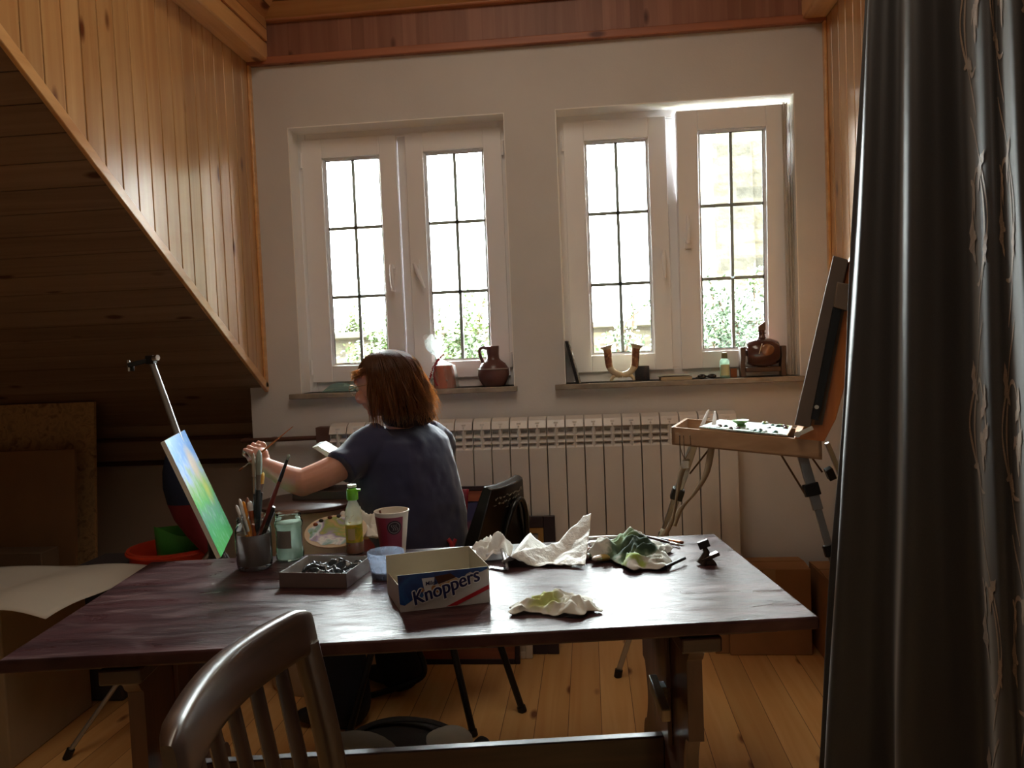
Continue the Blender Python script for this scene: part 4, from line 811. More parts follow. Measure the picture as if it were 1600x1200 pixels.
sl = on_sill(1133, WY - .0); sb = thing('small_bottle', 'small pale green bottle with olive cap on the right sill', 'bottle', sl)
b = MB(); b.lathe(sl, [(.0001, 0), (.019, 0), (.021, .003), (.021, .074), (.018, .082), (.012, .088), (.0001, .088)], 28); b.build('bottle_body', film('mint_bottle', (196, 226, 206), .6, .1), sb)
b = MB(); b.lathe(sl + V((0, 0, .088)), [(.0125, 0), (.0135, .002), (.0125, .026), (.0001, .027)], 24); b.build('cap', mat('olive_cap', (130, 126, 90), .5), sb)
b = MB(); b.grid(lambda u, v: sl + V((sin(-1.1 + 2.2 * u) * .0214, -cos(-1.1 + 2.2 * u) * .0214, .012 + .05 * v)), 12, 2); b.build('label', mat('label_pale', (200, 204, 160), .6), sb)
op = MB(); o_ = on_sill(1148, WY + .03); op.span(o_ + V((-.015, 0, 0)), o_ + V((.012, .02, .040))); tag(op.build('orange_box', mat('orange_box', (150, 84, 40), .5), bevel=.001), 'tiny orange-brown box between the small bottle and the barrel stand', 'box')
# ceramic barrel on a wooden cradle
bb = on_sill(1192, WY + .015); bf = thing('barrel_flask', 'brown glazed ceramic barrel flask slung between wooden posts', 'flask', bb)
brown = mat('brown_glaze', (84, 50, 44), .16, var=.25, vs=8, coat=.7); bwood = wood('cradle_wood', (96, 72, 56), (66, 48, 38), 'Z', rough=.5, knots=False)
RY = Matrix.Rotation(pi / 2, 4, 'Y'); cz = V((0, 0, .108))
b = MB(); b.lathe(bb + cz, [(.0001, -.070), (.047, -.069), (.052, -.064), (.062, -.035), (.066, 0), (.062, .035), (.052, .064), (.047, .069), (.0001, .070)], 40, RY); b.build('barrel', brown, bf)
b = MB(); b.lathe(bb + cz + V((0, 0, .060)), [(.024, 0), (.016, .010), (.014, .022), (.020, .024), (.020, .027), (.014, .029), (.014, .040), (.0001, .041)], 24); b.build('neck', brown, bf)
b = MB(); b.prism([bb + cz + V((-.015, -.012, .098)), bb + cz + V((.016, -.012, .098)), bb + cz + V((.016, -.012, .138)), bb + cz + V((-.014, -.012, .118))], (0, .024, 0)); b.build('stopper', mat('cork_brown', (104, 82, 64), .8), bf, bevel=.002)
b = MB(); b.ell(bb + cz + V((.010, -.062, .012)), (.030, .008, .026), None, 20, 8); b.build('medallion', mat('ochre_glaze', (140, 92, 58), .2, coat=.6), bf)
b = MB(); b.tube(spline([bb + cz + V((-.012, -.064, .040)), bb + cz + V((-.022, -.068, .012)), bb + cz + V((-.026, -.066, -.004))], 10), .0022, 6); b.build('cord', mat('cord_pale', (200, 180, 150), .8), bf)
for s_ in (-1, 1):
    x = s_ * .088; b = MB(); b.prism([bb + V((x - .011, -.03, 0)), bb + V((x + .011, -.03, 0)), bb + V((x + .008, -.03, .06)), bb + V((x + .012, -.03, .10)), bb + V((x + .012, -.03, .135)), bb + V((x - .012, -.03, .135)), bb + V((x - .010, -.03, .09)), bb + V((x - .013, -.03, .05))], (0, .05, 0)); b.build('post', bwood, bf, bevel=.004)
    b = MB(); b.cyl(bb + cz + V((s_ * .069, 0, .0)), bb + cz + V((s_ * .080, 0, .0)), .013); b.build('axle', bwood, bf)
b = MB(); b.span(bb + V((-.078, -.02, .022)), bb + V((.078, .01, .044))); b.build('crossbar', bwood, bf, bevel=.004)
# strip of sheer curtain in the right corner of window 2
sc = MB(); sc.grid(lambda u, v: V((O2[1] - .052 + .044 * u, WY + .012 + .030 * sin(u * 19) * .5 + .03 * u, ZB + .004 + 1.20 * v)), 30, 20)
tag(sc.build('sheer_curtain', film('sheer_cloth', (236, 232, 224), .8, .5), ang=180), 'narrow strip of white sheer curtain in the right corner of the right window', 'curtain')

# ------------------------------------------------------------------ pictures leaning against the radiator
def frame_pic(label, x0, x1, z1, y0, lean, rim, matw, mframe, minner, mpic, extra=None):
    """a framed picture standing on the floor, leaning back by 'lean' metres at its top"""
    t = thing('framed_picture', label, 'picture', ((x0 + x1) / 2, y0, 0))
    M = Matrix.Translation((x0, y0, .001)) @ Matrix.Rotation(-atan2(lean, z1), 4, 'X'); H = sqrt(z1 * z1 + lean * lean); W_ = x1 - x0
    def bar(b, a0, a1, c0, c1, d0, d1): q_ = MB().span((a0, d0, c0), (a1, d1, c1)); b.add([M @ v for v in q_.v], q_.f)
    b = MB(); bar(b, 0, rim, 0, H, 0, .022); bar(b, W_ - rim, W_, 0, H, 0, .022); bar(b, rim, W_ - rim, 0, rim, 0, .022); bar(b, rim, W_ - rim, H - rim, H, 0, .022); b.build('frame', mframe, t, bevel=.003, smooth=False)
    r2 = rim + matw; b = MB(); bar(b, rim, r2, rim, H - rim, .004, .016); bar(b, W_ - r2, W_ - rim, rim, H - rim, .004, .016); bar(b, r2, W_ - r2, rim, r2, .004, .016); bar(b, r2, W_ - r2, H - r2, H - rim, .004, .016); b.build('inner_frame', minner, t, smooth=False)
    b = MB(); bar(b, r2, W_ - r2, r2, H - r2, .010, .014); b.build('picture', mpic, t, smooth=False)
    return t
dkf = mat('frame_darkbrown', (44, 28, 30), .4); cpf = wood('frame_copper', (150, 88, 60), (120, 66, 44), 'X', rough=.4, knots=False)
def banded(name, stops):
    m, n, l, b = nt(name); t = n.new('ShaderNodeTexCoord'); s_ = n.new('ShaderNodeSeparateXYZ'); l.new(t.outputs['Object'], s_.inputs[0])
    no = n.new('ShaderNodeTexNoise'); no.inputs['Scale'].default_value = 9; no.inputs['Detail'].default_value = 4; l.new(t.outputs['Object'], no.inputs['Vector'])
    ma = n.new('ShaderNodeMath'); ma.operation = 'MULTIPLY_ADD'; ma.inputs[1].default_value = .16; l.new(no.outputs['Fac'], ma.inputs[0]); l.new(s_.outputs['Z'], ma.inputs[2])
    r = n.new('ShaderNodeValToRGB'); l.new(ma.outputs[0], r.inputs[0]); e = r.color_ramp.elements; e[0].position = stops[0][0]; e[0].color = lin(stops[0][1]); e[1].position = stops[-1][0]; e[1].color = lin(stops[-1][1])
    for p, c in stops[1:-1]: q_ = e.new(p); q_.color = lin(c)
    l.new(r.outputs[0], b.inputs['Base Color']); b.inputs['Roughness'].default_value = .5; return m
frame_pic('large framed sunset painting leaning behind the black chair', -.88, -.335, .745, WY - .32, .15, .022, .045, dkf, cpf, banded('sunset_paint', [(.2, (70, 60, 70)), (.5, (150, 120, 96)), (.6, (170, 84, 60)), (.68, (60, 58, 100)), (.8, (50, 62, 110))]))
frame_pic('white framed picture hidden mostly behind the sunset painting', -.62, -.285, .66, WY - .26, .095, .03, .04, mat('frame_cream', (206, 196, 182), .5), mat('frame_cream2', (180, 168, 150), .5), mat('pale_print', (190, 184, 172), .6))
frame_pic('dark framed picture with gold inner edge leaning on the radiator, right of the sunset painting', -.50, -.172, .60, WY - .21, .06, .052, .024, mat('frame_plum', (48, 34, 40), .4), mat('frame_gold', (176, 134, 76), .35, metal=.4), mat('grey_print', (150, 150, 146), .6))

# ------------------------------------------------------------------ cardboard boxes on the right
cbm = patches('cardboard', ((150, 110, 72), (168, 124, 82)), 3, .85); tape = mat('packing_tape', (170, 140, 100), .3)
def carton(label, x0, x1, y0, y1, h, rot=0, grp=None):
    c = V(((x0 + x1) / 2, (y0 + y1) / 2, 0)); t = thing('cardboard_box', label, 'box', c, rot, grp); w_, d_ = (x1 - x0) / 2, (y1 - y0) / 2
    MB().span((-w_, -d_, .001), (w_, d_, h - .004)).build('carton_body', cbm, t, local=True, bevel=.003, smooth=False)
    for s_ in (-1, 1):
        b = MB(); b.add([V((-w_, s_ * d_, h - .004)), V((w_, s_ * d_, h - .004)), V((w_, s_ * .004, h + .004)), V((-w_, s_ * .004, h + .004))], [(0, 1, 2, 3) if s_ < 0 else (3, 2, 1, 0)]); b.build('flap', cbm, t, local=True, solid=.004, smooth=False)
    b = MB(); b.span((-.025, -d_ - .001, h * .55), (.025, -d_ + .001, h + .002)); b.build('tape_strip', tape, t, local=True, smooth=False)
    return t
carton('wide cardboard box standing against the wall right of the radiator', .56, .90, 3.40, 3.60, .37)
carton('narrow tall cardboard box in front of the right wall, nearest the dark curtain', .935, 1.27, 3.25, 3.56, .36, .0)
carton('low small carton on the floor by the left foot of the wide box', .50, .56, 3.42, 3.58, .20)

# ------------------------------------------------------------------ left side: boards, covered box, bucket
osb = patches('osb_board', ((150, 120, 84), (186, 150, 104), (128, 98, 66)), 22, .8); hdb = mat('hardboard', (140, 104, 70), .7, var=.08)
b = MB(); b.prism([V((-3.3, 3.56, .02)), V((-2.41, 3.56, .02)), V((-2.41, 3.66, 1.17)), V((-3.3, 3.66, 1.17))], (0, .018, 0)); b.build('osb_board', osb, origin='base'); tag(bpy.data.objects['osb_board'], 'tall chipboard sheet leaning at the far left under the sloping ceiling', 'board')
b = MB(); b.prism([V((-3.3, 3.44, .02)), V((-2.43, 3.44, .02)), V((-2.43, 3.52, .955)), V((-3.3, 3.52, .955))], (0, .016, 0)); tag(b.build('hardboard_sheet', hdb), 'lower plain brown board leaning in front of the chipboard sheet', 'board')
b = MB(); b.span((-3.2, 3.30, .0), (-2.47, 3.42, .52)); tag(b.build('carton_stack', mat('grey_carton', (120, 100, 80), .8), bevel=.004), 'low greyish carton in front of the leaning boards', 'box')
# low chest covered with a drooping white paper sheet
ch0 = thing('storage_chest', 'beige low chest at the left edge under a white paper sheet', 'chest', (-2.15, 2.66, 0), .05)
chm = mat('beige_board', (150, 134, 108), .7, var=.08); b = MB(); b.span((-.45, -.24, .0), (.16, .24, .55)); b.build('chest_body', chm, ch0, local=True, bevel=.006)
b = MB(); b.span((-.46, -.25, .55), (.17, .25, .565)); b.build('lid', chm, ch0, local=True, bevel=.003)
ps = MB()
def sheet(u, v):
    x = -2.72 + .98 * u + .10 * v; y = 2.34 + .52 * v; z = .571 + .004 * sin(9 * u + 4 * v)
    e = max(0, .30 - v) / .30 * max(0, 1 - u * .55); z -= .10 * e ** 2
    if u > .62: z += .035 * sin((u - .62) / .38 * pi) * (1 - .5 * v)
    return V((x, y + .02 * sin(4 * u), z))
ps.grid(sheet, 40, 24); tag(ps.build('paper_sheet', mat('white_sheet', (222, 218, 208), .8, var=.03), solid=.0015, ang=180), 'large curling white paper sheet spread over the low chest', 'paper')
dk = MB(); dk.span((-2.10, 2.95, 0), (-1.90, 3.2, .54)); tag(dk.build('dark_fabric_box', mat('dark_fabric_box', (60, 54, 56), .8), bevel=.01), 'dark grey fabric box between the low chest and the orange bucket', 'box')
# bucket with green bag
bkc = V((-1.69, 3.02, 0)); bu = thing('bucket', 'orange-red plastic bucket behind the table\'s left back corner', 'bucket', bkc)
orm = mat('orange_plastic', (206, 64, 34), .4, coat=.2)
b = MB(); b.lathe(bkc, [(.0001, .0), (.12, .0), (.165, .60), (.172, .60), (.172, .612), (.160, .612), (.115, .01), (.0001, .01)], 40); b.build('bucket_wall', orm, bu)
b = MB(); b.tube([bkc + V((cos(a) * .172, sin(a) * .172, .60 - .0)) for a in [2 * pi * i / 40 for i in range(41)]], .006, 8, caps=False); b.build('rim', orm, bu)
gb = MB(); rg = []
for k in range(8):
    z = .05 + .090 * k; r_ = .066 + .004 * k
    rg.append([bkc + V((.03 + cos(a) * r_ * (1 + .12 * sin(3 * a + k * .3)), .0 + sin(a) * r_ * .8, z + (.02 * sin(2 * a) if k == 7 else 0))) for a in [2 * pi * i / 28 for i in range(28)]])
gb.loft(rg); tag(gb.build('green_bag', mat('green_bag', (64, 150, 60), .5, var=.2, vs=9), ang=70), 'bright green bag standing inside the orange bucket', 'bag')

# ------------------------------------------------------------------ curtain on the right
def curtain():
    C_ = [(1352, 1280, 2.46), (1358, 1292, 2.44), (1361, 1300, 2.34), (1385, 1350, 2.32), (1409, 1396, 2.30), (1422, 1408, 2.16), (1460, 1470, 2.14), (1506, 1538, 2.12), (1524, 1552, 1.97), (1545, 1580, 1.92), (1566, 1604, 1.90), (1578, 1622, 1.78), (1620, 1670, 1.76), (1665, 1720, 1.74), (1680, 1735, 1.62), (1740, 1800, 1.60), (1760, 1815, 1.48), (1830, 1900, 1.46)]
    T = [PY(a, 0, y) for a, b_, y in C_]; Bt = [PY(b_, 1190, y) for a, b_, y in C_]
    def S(t, z):
        pts = []
        for p, q_ in zip(T, Bt):
            k = (z - q_.z) / (p.z - q_.z); k2 = max(k, -.1)
            r = q_.lerp(p, k2); pts.append(V((r.x, r.y, z)))
        p = cat_rom(pts, t); w_ = (1 - min(z, 1.6) / 1.6)
        return p + V((.012 * noise.noise(V((t * 14, z * 1.3, 0))), .018 * noise.noise(V((t * 10, z * 1.1, 7))), 0)) * (.5 + 1.2 * w_)
    cm, n, l, b = nt('curtain_cloth'); t = n.new('ShaderNodeTexCoord')
    no = n.new('ShaderNodeTexNoise'); no.inputs['Scale'].default_value = 350; l.new(t.outputs['Object'], no.inputs['Vector'])
    r = n.new('ShaderNodeValToRGB'); r.color_ramp.elements[0].color = lin((30, 27, 27)); r.color_ramp.elements[1].color = lin((50, 46, 45)); l.new(no.outputs['Fac'], r.inputs[0]); l.new(r.outputs[0], b.inputs['Base Color'])
    b.inputs['Roughness'].default_value = .6; b.inputs['Sheen Weight'].default_value = .25; b.inputs['Specular IOR Level'].default_value = .5
    bm_ = MB(); bm_.grid(lambda u, v: S(u, .012 + 2.75 * v), 200, 60)
    o = bm_.build('curtain', cm, origin='base', solid=.0015, ang=180); tag(o, 'dark brown floor-length curtain with pale leafy scrolls, hanging at the right edge', 'curtain')
    em = mat('embroidery_thread', (128, 106, 86), .5, var=.2, vs=300, sheen=.3)
    def lift(t, z, h=.0022):
        p = S(t, z); d1 = S(t + .0015, z) - S(t - .0015, z); nn = d1.cross(V((0, 0, 1))).normalized()
        if nn.dot(V((-1, -.6, 0))) < 0: nn = -nn
        return p + nn * h
    TW = 1 / 2.05      # one metre of cloth in t, roughly
    def ribbon(pts, wdt):
        q_ = MB(); P = [cat_rom([V(p) for p in pts], i / 40) for i in range(41)]; vs = []
        for i, p in enumerate(P):
            d = (P[min(i + 1, 40)] - P[max(i - 1, 0)]).normalized(); s_ = V((-d.y, d.x, 0)); ww = wdt * (.5 + .7 * abs(sin(i * .31))) * .5
            for sg in (-1, 1): c = p + s_ * ww * sg; vs.append(lift(c.x * TW, c.y))
        q_.add(vs, [(2 * i, 2 * i + 1, 2 * i + 3, 2 * i + 2) for i in range(40)]); return q_
    def leaf(x, z, L, W_, ang):
        q_ = MB(); n_ = 14; out = []
        for i in range(n_ + 1):
            k = i / n_; w_ = W_ * sin(pi * k) ** .7 * (1 + .35 * sin(k * 19)); c = V((x + cos(ang) * L * k + .12 * L * sin(k * 4) * -sin(ang), z + sin(ang) * L * k + .12 * L * sin(k * 4) * cos(ang), 0)); s_ = V((-sin(ang), cos(ang), 0))
            out += [c + s_ * w_ * .5, c - s_ * w_ * .5]
        q_.add([lift(p.x * TW, p.y, .003) for p in out], [(2 * i, 2 * i + 1, 2 * i + 3, 2 * i + 2) for i in range(n_)]); return q_
    ve = MB()
    def put(m_): ve.add(m_.v, m_.f)
    for x0 in (.93, 1.20, 1.46, 1.74):
        xi = int(x0 * 7)
        for zi in range(6):
            z0 = -.05 + .50 * zi + .17 * (xi % 2); sg = 1 if (xi + zi) % 2 else -1
            R_ = .085
            put(ribbon([(x0 + sg * R_ * cos(a) * (1 - .35 * k), z0 + .15 + .15 * sin(a) * (1 - .25 * k), 0) for k, a in [(i / 9, -1.9 + i / 9 * 5.6) for i in range(10)]], .010))
            put(ribbon([(x0 - sg * .02, z0 - .10, 0), (x0 + sg * .05, z0 + .02, 0), (x0 + sg * .10, z0 + .16, 0), (x0 + sg * .04, z0 + .30, 0), (x0 - sg * .05, z0 + .42, 0)], .009))
            put(leaf(x0 - sg * .03, z0 + .06, .13, .038, pi / 2 + sg * .3)); put(leaf(x0 + sg * .03, z0 + .22, .11, .032, pi / 2 - sg * .5)); put(leaf(x0 - sg * .06, z0 + .27, .10, .03, -pi / 2 + sg * .4)); put(leaf(x0 + sg * .085, z0 + .05, .08, .026, .9 * sg + .6)); put(leaf(x0 - .01, z0 + .12, .06, .022, pi / 2 + sg))
    zs = [v.z for v in ve.v]
    ve.build('embroidered_scrolls', em, o, smooth=False)
curtain()

# ------------------------------------------------------------------ foreground wooden chair
fc = thing('dining_chair', 'dark wooden slat-back chair in the near foreground, cropped by the bottom of the photo', 'chair', (-.22, .94, 0))
cw = wood('chair_wood', (84, 64, 52), (52, 38, 32), 'Y', rough=.3, knots=False, coat=.5, bump=.08, coatr=.15)
cwz = wood('chair_slat', (76, 56, 44), (48, 34, 28), 'Z', rough=.3, knots=False, coat=.5, bump=.08)
def rail(k):                       # centre line of the top rail, k=0 near end, 1 far end
    y = .735 + .40 * k; return V((-.428 - .035 * sin(pi * k), y, .945 + .004 * sin(pi * k)))
rings = []
for i in range(29):
    k = i / 28; c = rail(k); e = min(1, (min(k, 1 - k) / .07)) ** .5; hh = .034 * (.7 + .3 * e); ww = .013 * (.6 + .4 * e)
    sec = []
    for j in range(24):
        a = 2 * pi * j / 24; x = abs(cos(a)) ** .42 * (1 if cos(a) > 0 else -1) * ww; z = abs(sin(a)) ** .38 * (1 if sin(a) > 0 else -1) * hh
        sec.append(c + V((x + z * -.16, 0, z)))
    rings.append(sec)
b = MB(); b.loft(rings); b.build('top_rail', cw, fc)
for k, s_ in ((.035, 1), (.965, 1)):
    c = rail(k); b = MB(); pts = [c + V((.0, 0, -.02)), c + V((.035, 0, -.22)), c + V((.055, 0, -.50)), c + V((.035, 0, -.70)), V((c.x - .02, c.y, .0))]
    b.tube(spline(pts, 16), [.021] * 17, 12, flat=.72, ref=(0, 1, 0)); b.build('rear_leg', cwz, fc)
for k in (.20, .35, .50, .65, .80):
    c = rail(k); b = MB(); b.tube([c + V((.004, 0, -.03)), c + V((.038, -(k - .5) * .02, -.22)), V((-.36, .935 + (k - .5) * .34, .475))], [.0150, .0160, .0150], 12, flat=.42, ref=(0, 0, 1)); b.build('slat', cwz, fc)
b = MB(); b.prism([V((-.37, .745, .435)), V((.05, .72, .435)), V((.06, 1.15, .435)), V((-.37, 1.125, .435))], (0, 0, .028)); b.build('seat', cw, fc, bevel=.012)
b = MB(); b.span((-.37, .765, .37), (.03, .785, .435)); b.span((-.37, 1.085, .37), (.03, 1.105, .435)); b.span((.02, .765, .37), (.04, 1.105, .435)); b.build('seat_rail', cw, fc, bevel=.003)
for y in (.765, 1.105): b = MB(); b.tube([V((.03, y, .43)), V((.035, y, 0))], [.022, .016], 10); b.build('front_leg', cwz, fc)

# ------------------------------------------------------------------ backpack under the table
bpk = thing('backpack', 'black and grey backpack lying on the floor under the table', 'backpack', (-.62, 2.47, 0), .08)
blk = mat('bag_black', (48, 48, 50), .7, bump=.3, bs=260); gry = mat('bag_grey', (196, 200, 198), .75, bump=.4, bs=300)
rings = []
for i in range(17):
    k = i / 16; x = -.27 + .50 * k; h = .15 * sin(pi * min(.96, max(.06, k * .94 + .03))) ** .55 * (1.12 - .30 * k); d = .15 * sin(pi * min(.95, max(.08, k))) ** .35
    rings.append([V((x, cos(a) * d, max(.0, h * .5 + sin(a) * h * .5))) for a in [2 * pi * j / 24 for j in range(24)]])
b = MB(); b.loft(rings); b.build('bag_body', blk, bpk, local=True)
b = MB(); b.ell((.12, -.07, .10), (.095, .075, .035), Matrix.Rotation(-.25, 4, 'Y') @ Matrix.Rotation(.5, 4, 'X'), 26, 10); b.build('back_pad', gry, bpk, local=True)
b = MB(); b.ell((-.10, -.05, .095), (.15, .10, .045), Matrix.Rotation(.25, 4, 'Y') @ Matrix.Rotation(.35, 4, 'X').inverted(), 26, 10); b.build('front_pocket', mat('bag_dark_grey', (150, 150, 146), .8, bump=.4, bs=300), bpk, local=True)
b = MB(); b.tube(spline([V((-.22, .02, .05)), V((-.12, .0, .150)), V((.05, .0, .158)), V((.17, -.02, .115)), V((.24, -.05, .05))], 20), .013, 8, flat=.5); b.build('strap', blk, bpk, local=True)
b = MB(); b.ell((.235, -.03, .06), (.035, .05, .05), None, 16, 8); b.build('strap_bundle', blk, bpk, local=True)
b = MB(); b.box((-.225, -.10, .060), (.05, .008, .016), Matrix.Rotation(-.5, 4, 'Y')); b.build('zip_tag', mat('tag_grey', (150, 146, 140), .5), bpk, local=True)

# ------------------------------------------------------------------ left easel with the painting
al = mat('brushed_aluminium', (168, 170, 172), .3, metal=.85, var=.05); blp = mat('black_plastic', (16, 16, 18), .4)
ez = thing('tripod_easel', 'aluminium tripod easel with black clamps at the left, holding the landscape painting', 'easel', (-1.36, 2.72, 0))
apex = V((-1.33, 2.66, .70)); topm = PY(236, 562, 2.62)
b = MB(); b.tube([apex + V((.02, 0, -.05)), topm], [.0125, .0105], 12); b.build('mast', al, ez)
hd = (topm - apex).normalized(); cx = V((-.9, -.45, -.12)).normalized()
b = MB(); b.beam(topm + V((.015, .01, .004)), topm + cx * .075 + V((0, 0, -.008)), .018, .016); b.box(topm, (.030, .028, .030)); b.cyl(topm + cx * .06, topm + cx * .06 - V((0, 0, .03)), .006); b.build('canvas_clamp', blp, ez, bevel=.003)
b = MB(); b.cyl(topm + V((.016, -.01, .004)), topm + V((.034, -.016, .006)), .010); b.cyl(topm + cx * .072 + V((0, 0, .01)), topm + cx * .072 - V((0, 0, .028)), .006); b.build('clamp_screw', ferr, ez)
feet = [PZ(104, 1186, 0), V((-1.05, 2.93, 0)), V((-1.62, 3.2, 0))]
for k, ft in enumerate(feet):
    ft.z = .012; m_ = apex.lerp(ft, .50); lg = MB(); lg.tube([apex, m_], .011, 10); lg = lg.build('leg', al, ez)
    b = MB(); b.tube([m_ - (ft - apex) * .04, ft], .0085, 10); b.build('lower_tube', al, lg)
    b = MB(); b.tube([m_ - (ft - apex) * .03, m_ + (ft - apex) * .04], .017, 10); b.build('leg_lock', blp, lg)
    b = MB(); b.tube([ft + (apex - ft) * .03, ft - V((0, 0, .011))], .014, 10); b.build('rubber_foot', blp, lg)
b = MB(); b.tube([apex + V((0, 0, .05)), apex - V((0, 0, .05))], .028, 16); b.build('tripod_hub', blp, ez)
# the painting
n0 = V((-1.197, 2.42, .716)); f0_ = V((-1.325, 2.785, .716)); n1 = V((-1.352, 2.42, 1.102)); wv = f0_ - n0; hv_ = n1 - n0; nrm = wv.cross(hv_).normalized()
if nrm.x < 0: nrm = -nrm
hv_ = (hv_ - wv.normalized() * hv_.dot(wv.normalized()))
pn = thing('canvas_painting', 'small landscape painting of blue sky and green meadow on the tripod easel', 'painting', n0)
bow = lambda u: nrm * (-.010 * sin(pi * u))
b = MB(); b.add([n0, n0 + wv, n0 + wv + hv_, n0 + hv_] + [p - nrm * .013 for p in (n0, n0 + wv, n0 + wv + hv_, n0 + hv_)], [(4, 5, 6, 7), (0, 1, 5, 4), (1, 2, 6, 5), (2, 3, 7, 6), (3, 0, 4, 7), (0, 1, 2, 3)]); b.build('canvas', mat('raw_canvas', (216, 214, 204), .8, var=.03), pn, smooth=False)
def painting_mat():
    m, n, l, b = nt('landscape_paint'); uv = n.new('ShaderNodeUVMap'); s_ = n.new('ShaderNodeSeparateXYZ'); l.new(uv.outputs[0], s_.inputs[0])
    mp = n.new('ShaderNodeMapping'); mp.inputs['Scale'].default_value = (7, 5, 1); l.new(uv.outputs[0], mp.inputs[0])
    no = n.new('ShaderNodeTexNoise'); no.inputs['Scale'].default_value = 1; no.inputs['Detail'].default_value = 5; no.inputs['Distortion'].default_value = .7; l.new(mp.outputs[0], no.inputs['Vector'])
    def ramp(src, st):
        r = n.new('ShaderNodeValToRGB'); l.new(src, r.inputs[0]); e = r.color_ramp.elements; e[0].position = st[0][0]; e[0].color = lin(st[0][1]); e[1].position = st[-1][0]; e[1].color = lin(st[-1][1])
        for p, c in st[1:-1]: q_ = e.new(p); q_.color = lin(c)
        return r.outputs[0]
    ma = n.new('ShaderNodeMath'); ma.operation = 'MULTIPLY_ADD'; ma.inputs[1].default_value = .42; l.new(no.outputs['Fac'], ma.inputs[0]); l.new(s_.outputs['Y'], ma.inputs[2])
    base = ramp(ma.outputs[0], [(.22, (70, 170, 80)), (.40, (60, 160, 96)), (.52, (96, 150, 130)), (.62, (70, 168, 80)), (.72, (120, 176, 90)), (.82, (150, 176, 150)), (.90, (150, 176, 220)), (1.0, (70, 140, 214)), ])
    n2 = n.new('ShaderNodeTexNoise'); n2.inputs['Scale'].default_value = 1.8; n2.inputs['Detail'].default_value = 4; l.new(mp.outputs[0], n2.inputs['Vector'])
    x = n.new('ShaderNodeMix'); x.data_type = 'RGBA'; mr = n.new('ShaderNodeMapRange'); mr.inputs[1].default_value = .52; mr.inputs[2].default_value = .72; mr.inputs[4].default_value = .6; l.new(n2.outputs['Fac'], mr.inputs[0]); l.new(mr.outputs[0], x.inputs[0]); l.new(base, x.inputs[6]); x.inputs[7].default_value = lin((170, 200, 196))
    # warm patch (a building) at the right of the middle
    vd = n.new('ShaderNodeVectorMath'); vd.operation = 'DISTANCE'; vd.inputs[1].default_value = (.66, .72, 0); l.new(uv.outputs[0], vd.inputs[0])
    m2 = n.new('ShaderNodeMapRange'); m2.inputs[1].default_value = .08; m2.inputs[2].default_value = .20; m2.inputs[3].default_value = .8; m2.inputs[4].default_value = 0; l.new(vd.outputs['Value'], m2.inputs[0])
    y = n.new('ShaderNodeMix'); y.data_type = 'RGBA'; l.new(m2.outputs[0], y.inputs[0]); l.new(x.outputs[2], y.inputs[6]); y.inputs[7].default_value = lin((214, 186, 156))
    vd2 = n.new('ShaderNodeVectorMath'); vd2.operation = 'DISTANCE'; vd2.inputs[1].default_value = (.74, .46, 0); l.new(uv.outputs[0], vd2.inputs[0])
    m3 = n.new('ShaderNodeMapRange'); m3.inputs[1].default_value = .02; m3.inputs[2].default_value = .16; m3.inputs[3].default_value = .75; m3.inputs[4].default_value = 0; l.new(vd2.outputs['Value'], m3.inputs[0])
    z = n.new('ShaderNodeMix'); z.data_type = 'RGBA'; l.new(m3.outputs[0], z.inputs[0]); l.new(y.outputs[2], z.inputs[6]); z.inputs[7].default_value = lin((206, 196, 70))
    l.new(z.outputs[2], b.inputs['Base Color']); b.inputs['Roughness'].default_value = .4; return m
b = MB(); b.add([n0 + wv * u + hv_ * v + nrm * .0012 for u, v in ((.0, .0), (1, .0), (1, 1), (.0, 1))], [(0, 1, 2, 3)]); pf_ = b.build('painted_face', painting_mat(), pn, smooth=False)
uvl = pf_.data.uv_layers.new(name='UVMap')
for li, uv in zip(pf_.data.polygons[0].loop_indices, ((0, 0), (1, 0), (1, 1), (0, 1))): uvl.data[li].uv = uv
# bag hanging behind the painting
hb_ = thing('hanging_bag', 'navy and dark red padded bag hanging behind the landscape painting', 'bag', (-1.62, 2.95, .6))
def bagring(c, rx, ry, n=24): return [c + V((cos(a) * rx, sin(a) * ry, 0)) for a in [2 * pi * i / n for i in range(n)]]
top_, bot_ = V((-1.62, 2.93, 1.03)), V((-1.40, 2.93, .60))
rg1 = [bagring(PY(px, py, 2.95), r, r * .9) for px, py, r in ((282, 696, .035), (281, 712, .055), (283, 735, .070), (286, 760, .075), (292, 785, .073))]
rg2 = [bagring(PY(px, py, 2.95), r, r * .9) for px, py, r in ((292, 785, .073), (300, 810, .066), (312, 835, .050), (324, 855, .034), (333, 870, .018))]
b = MB(); b.loft(rg1); b.build('navy_top', mat('navy_cloth', (24, 34, 60), .8, var=.1), hb_); b = MB(); b.loft(rg2); b.build('red_bottom', mat('dark_red_cloth', (110, 22, 36), .7, var=.1), hb_)
b = MB(); b.tube([PY(282, 696, 2.95), PY(272, 660, 2.78), apex.lerp(topm, .55)], .004, 6); b.tube([PY(292, 780, 2.95) + V((.0, .0, 0)), apex + V((-.02, .02, .04))], .006, 6); b.build('hanging_strap', mat('navy_cloth', (0, 0, 0)), hb_)

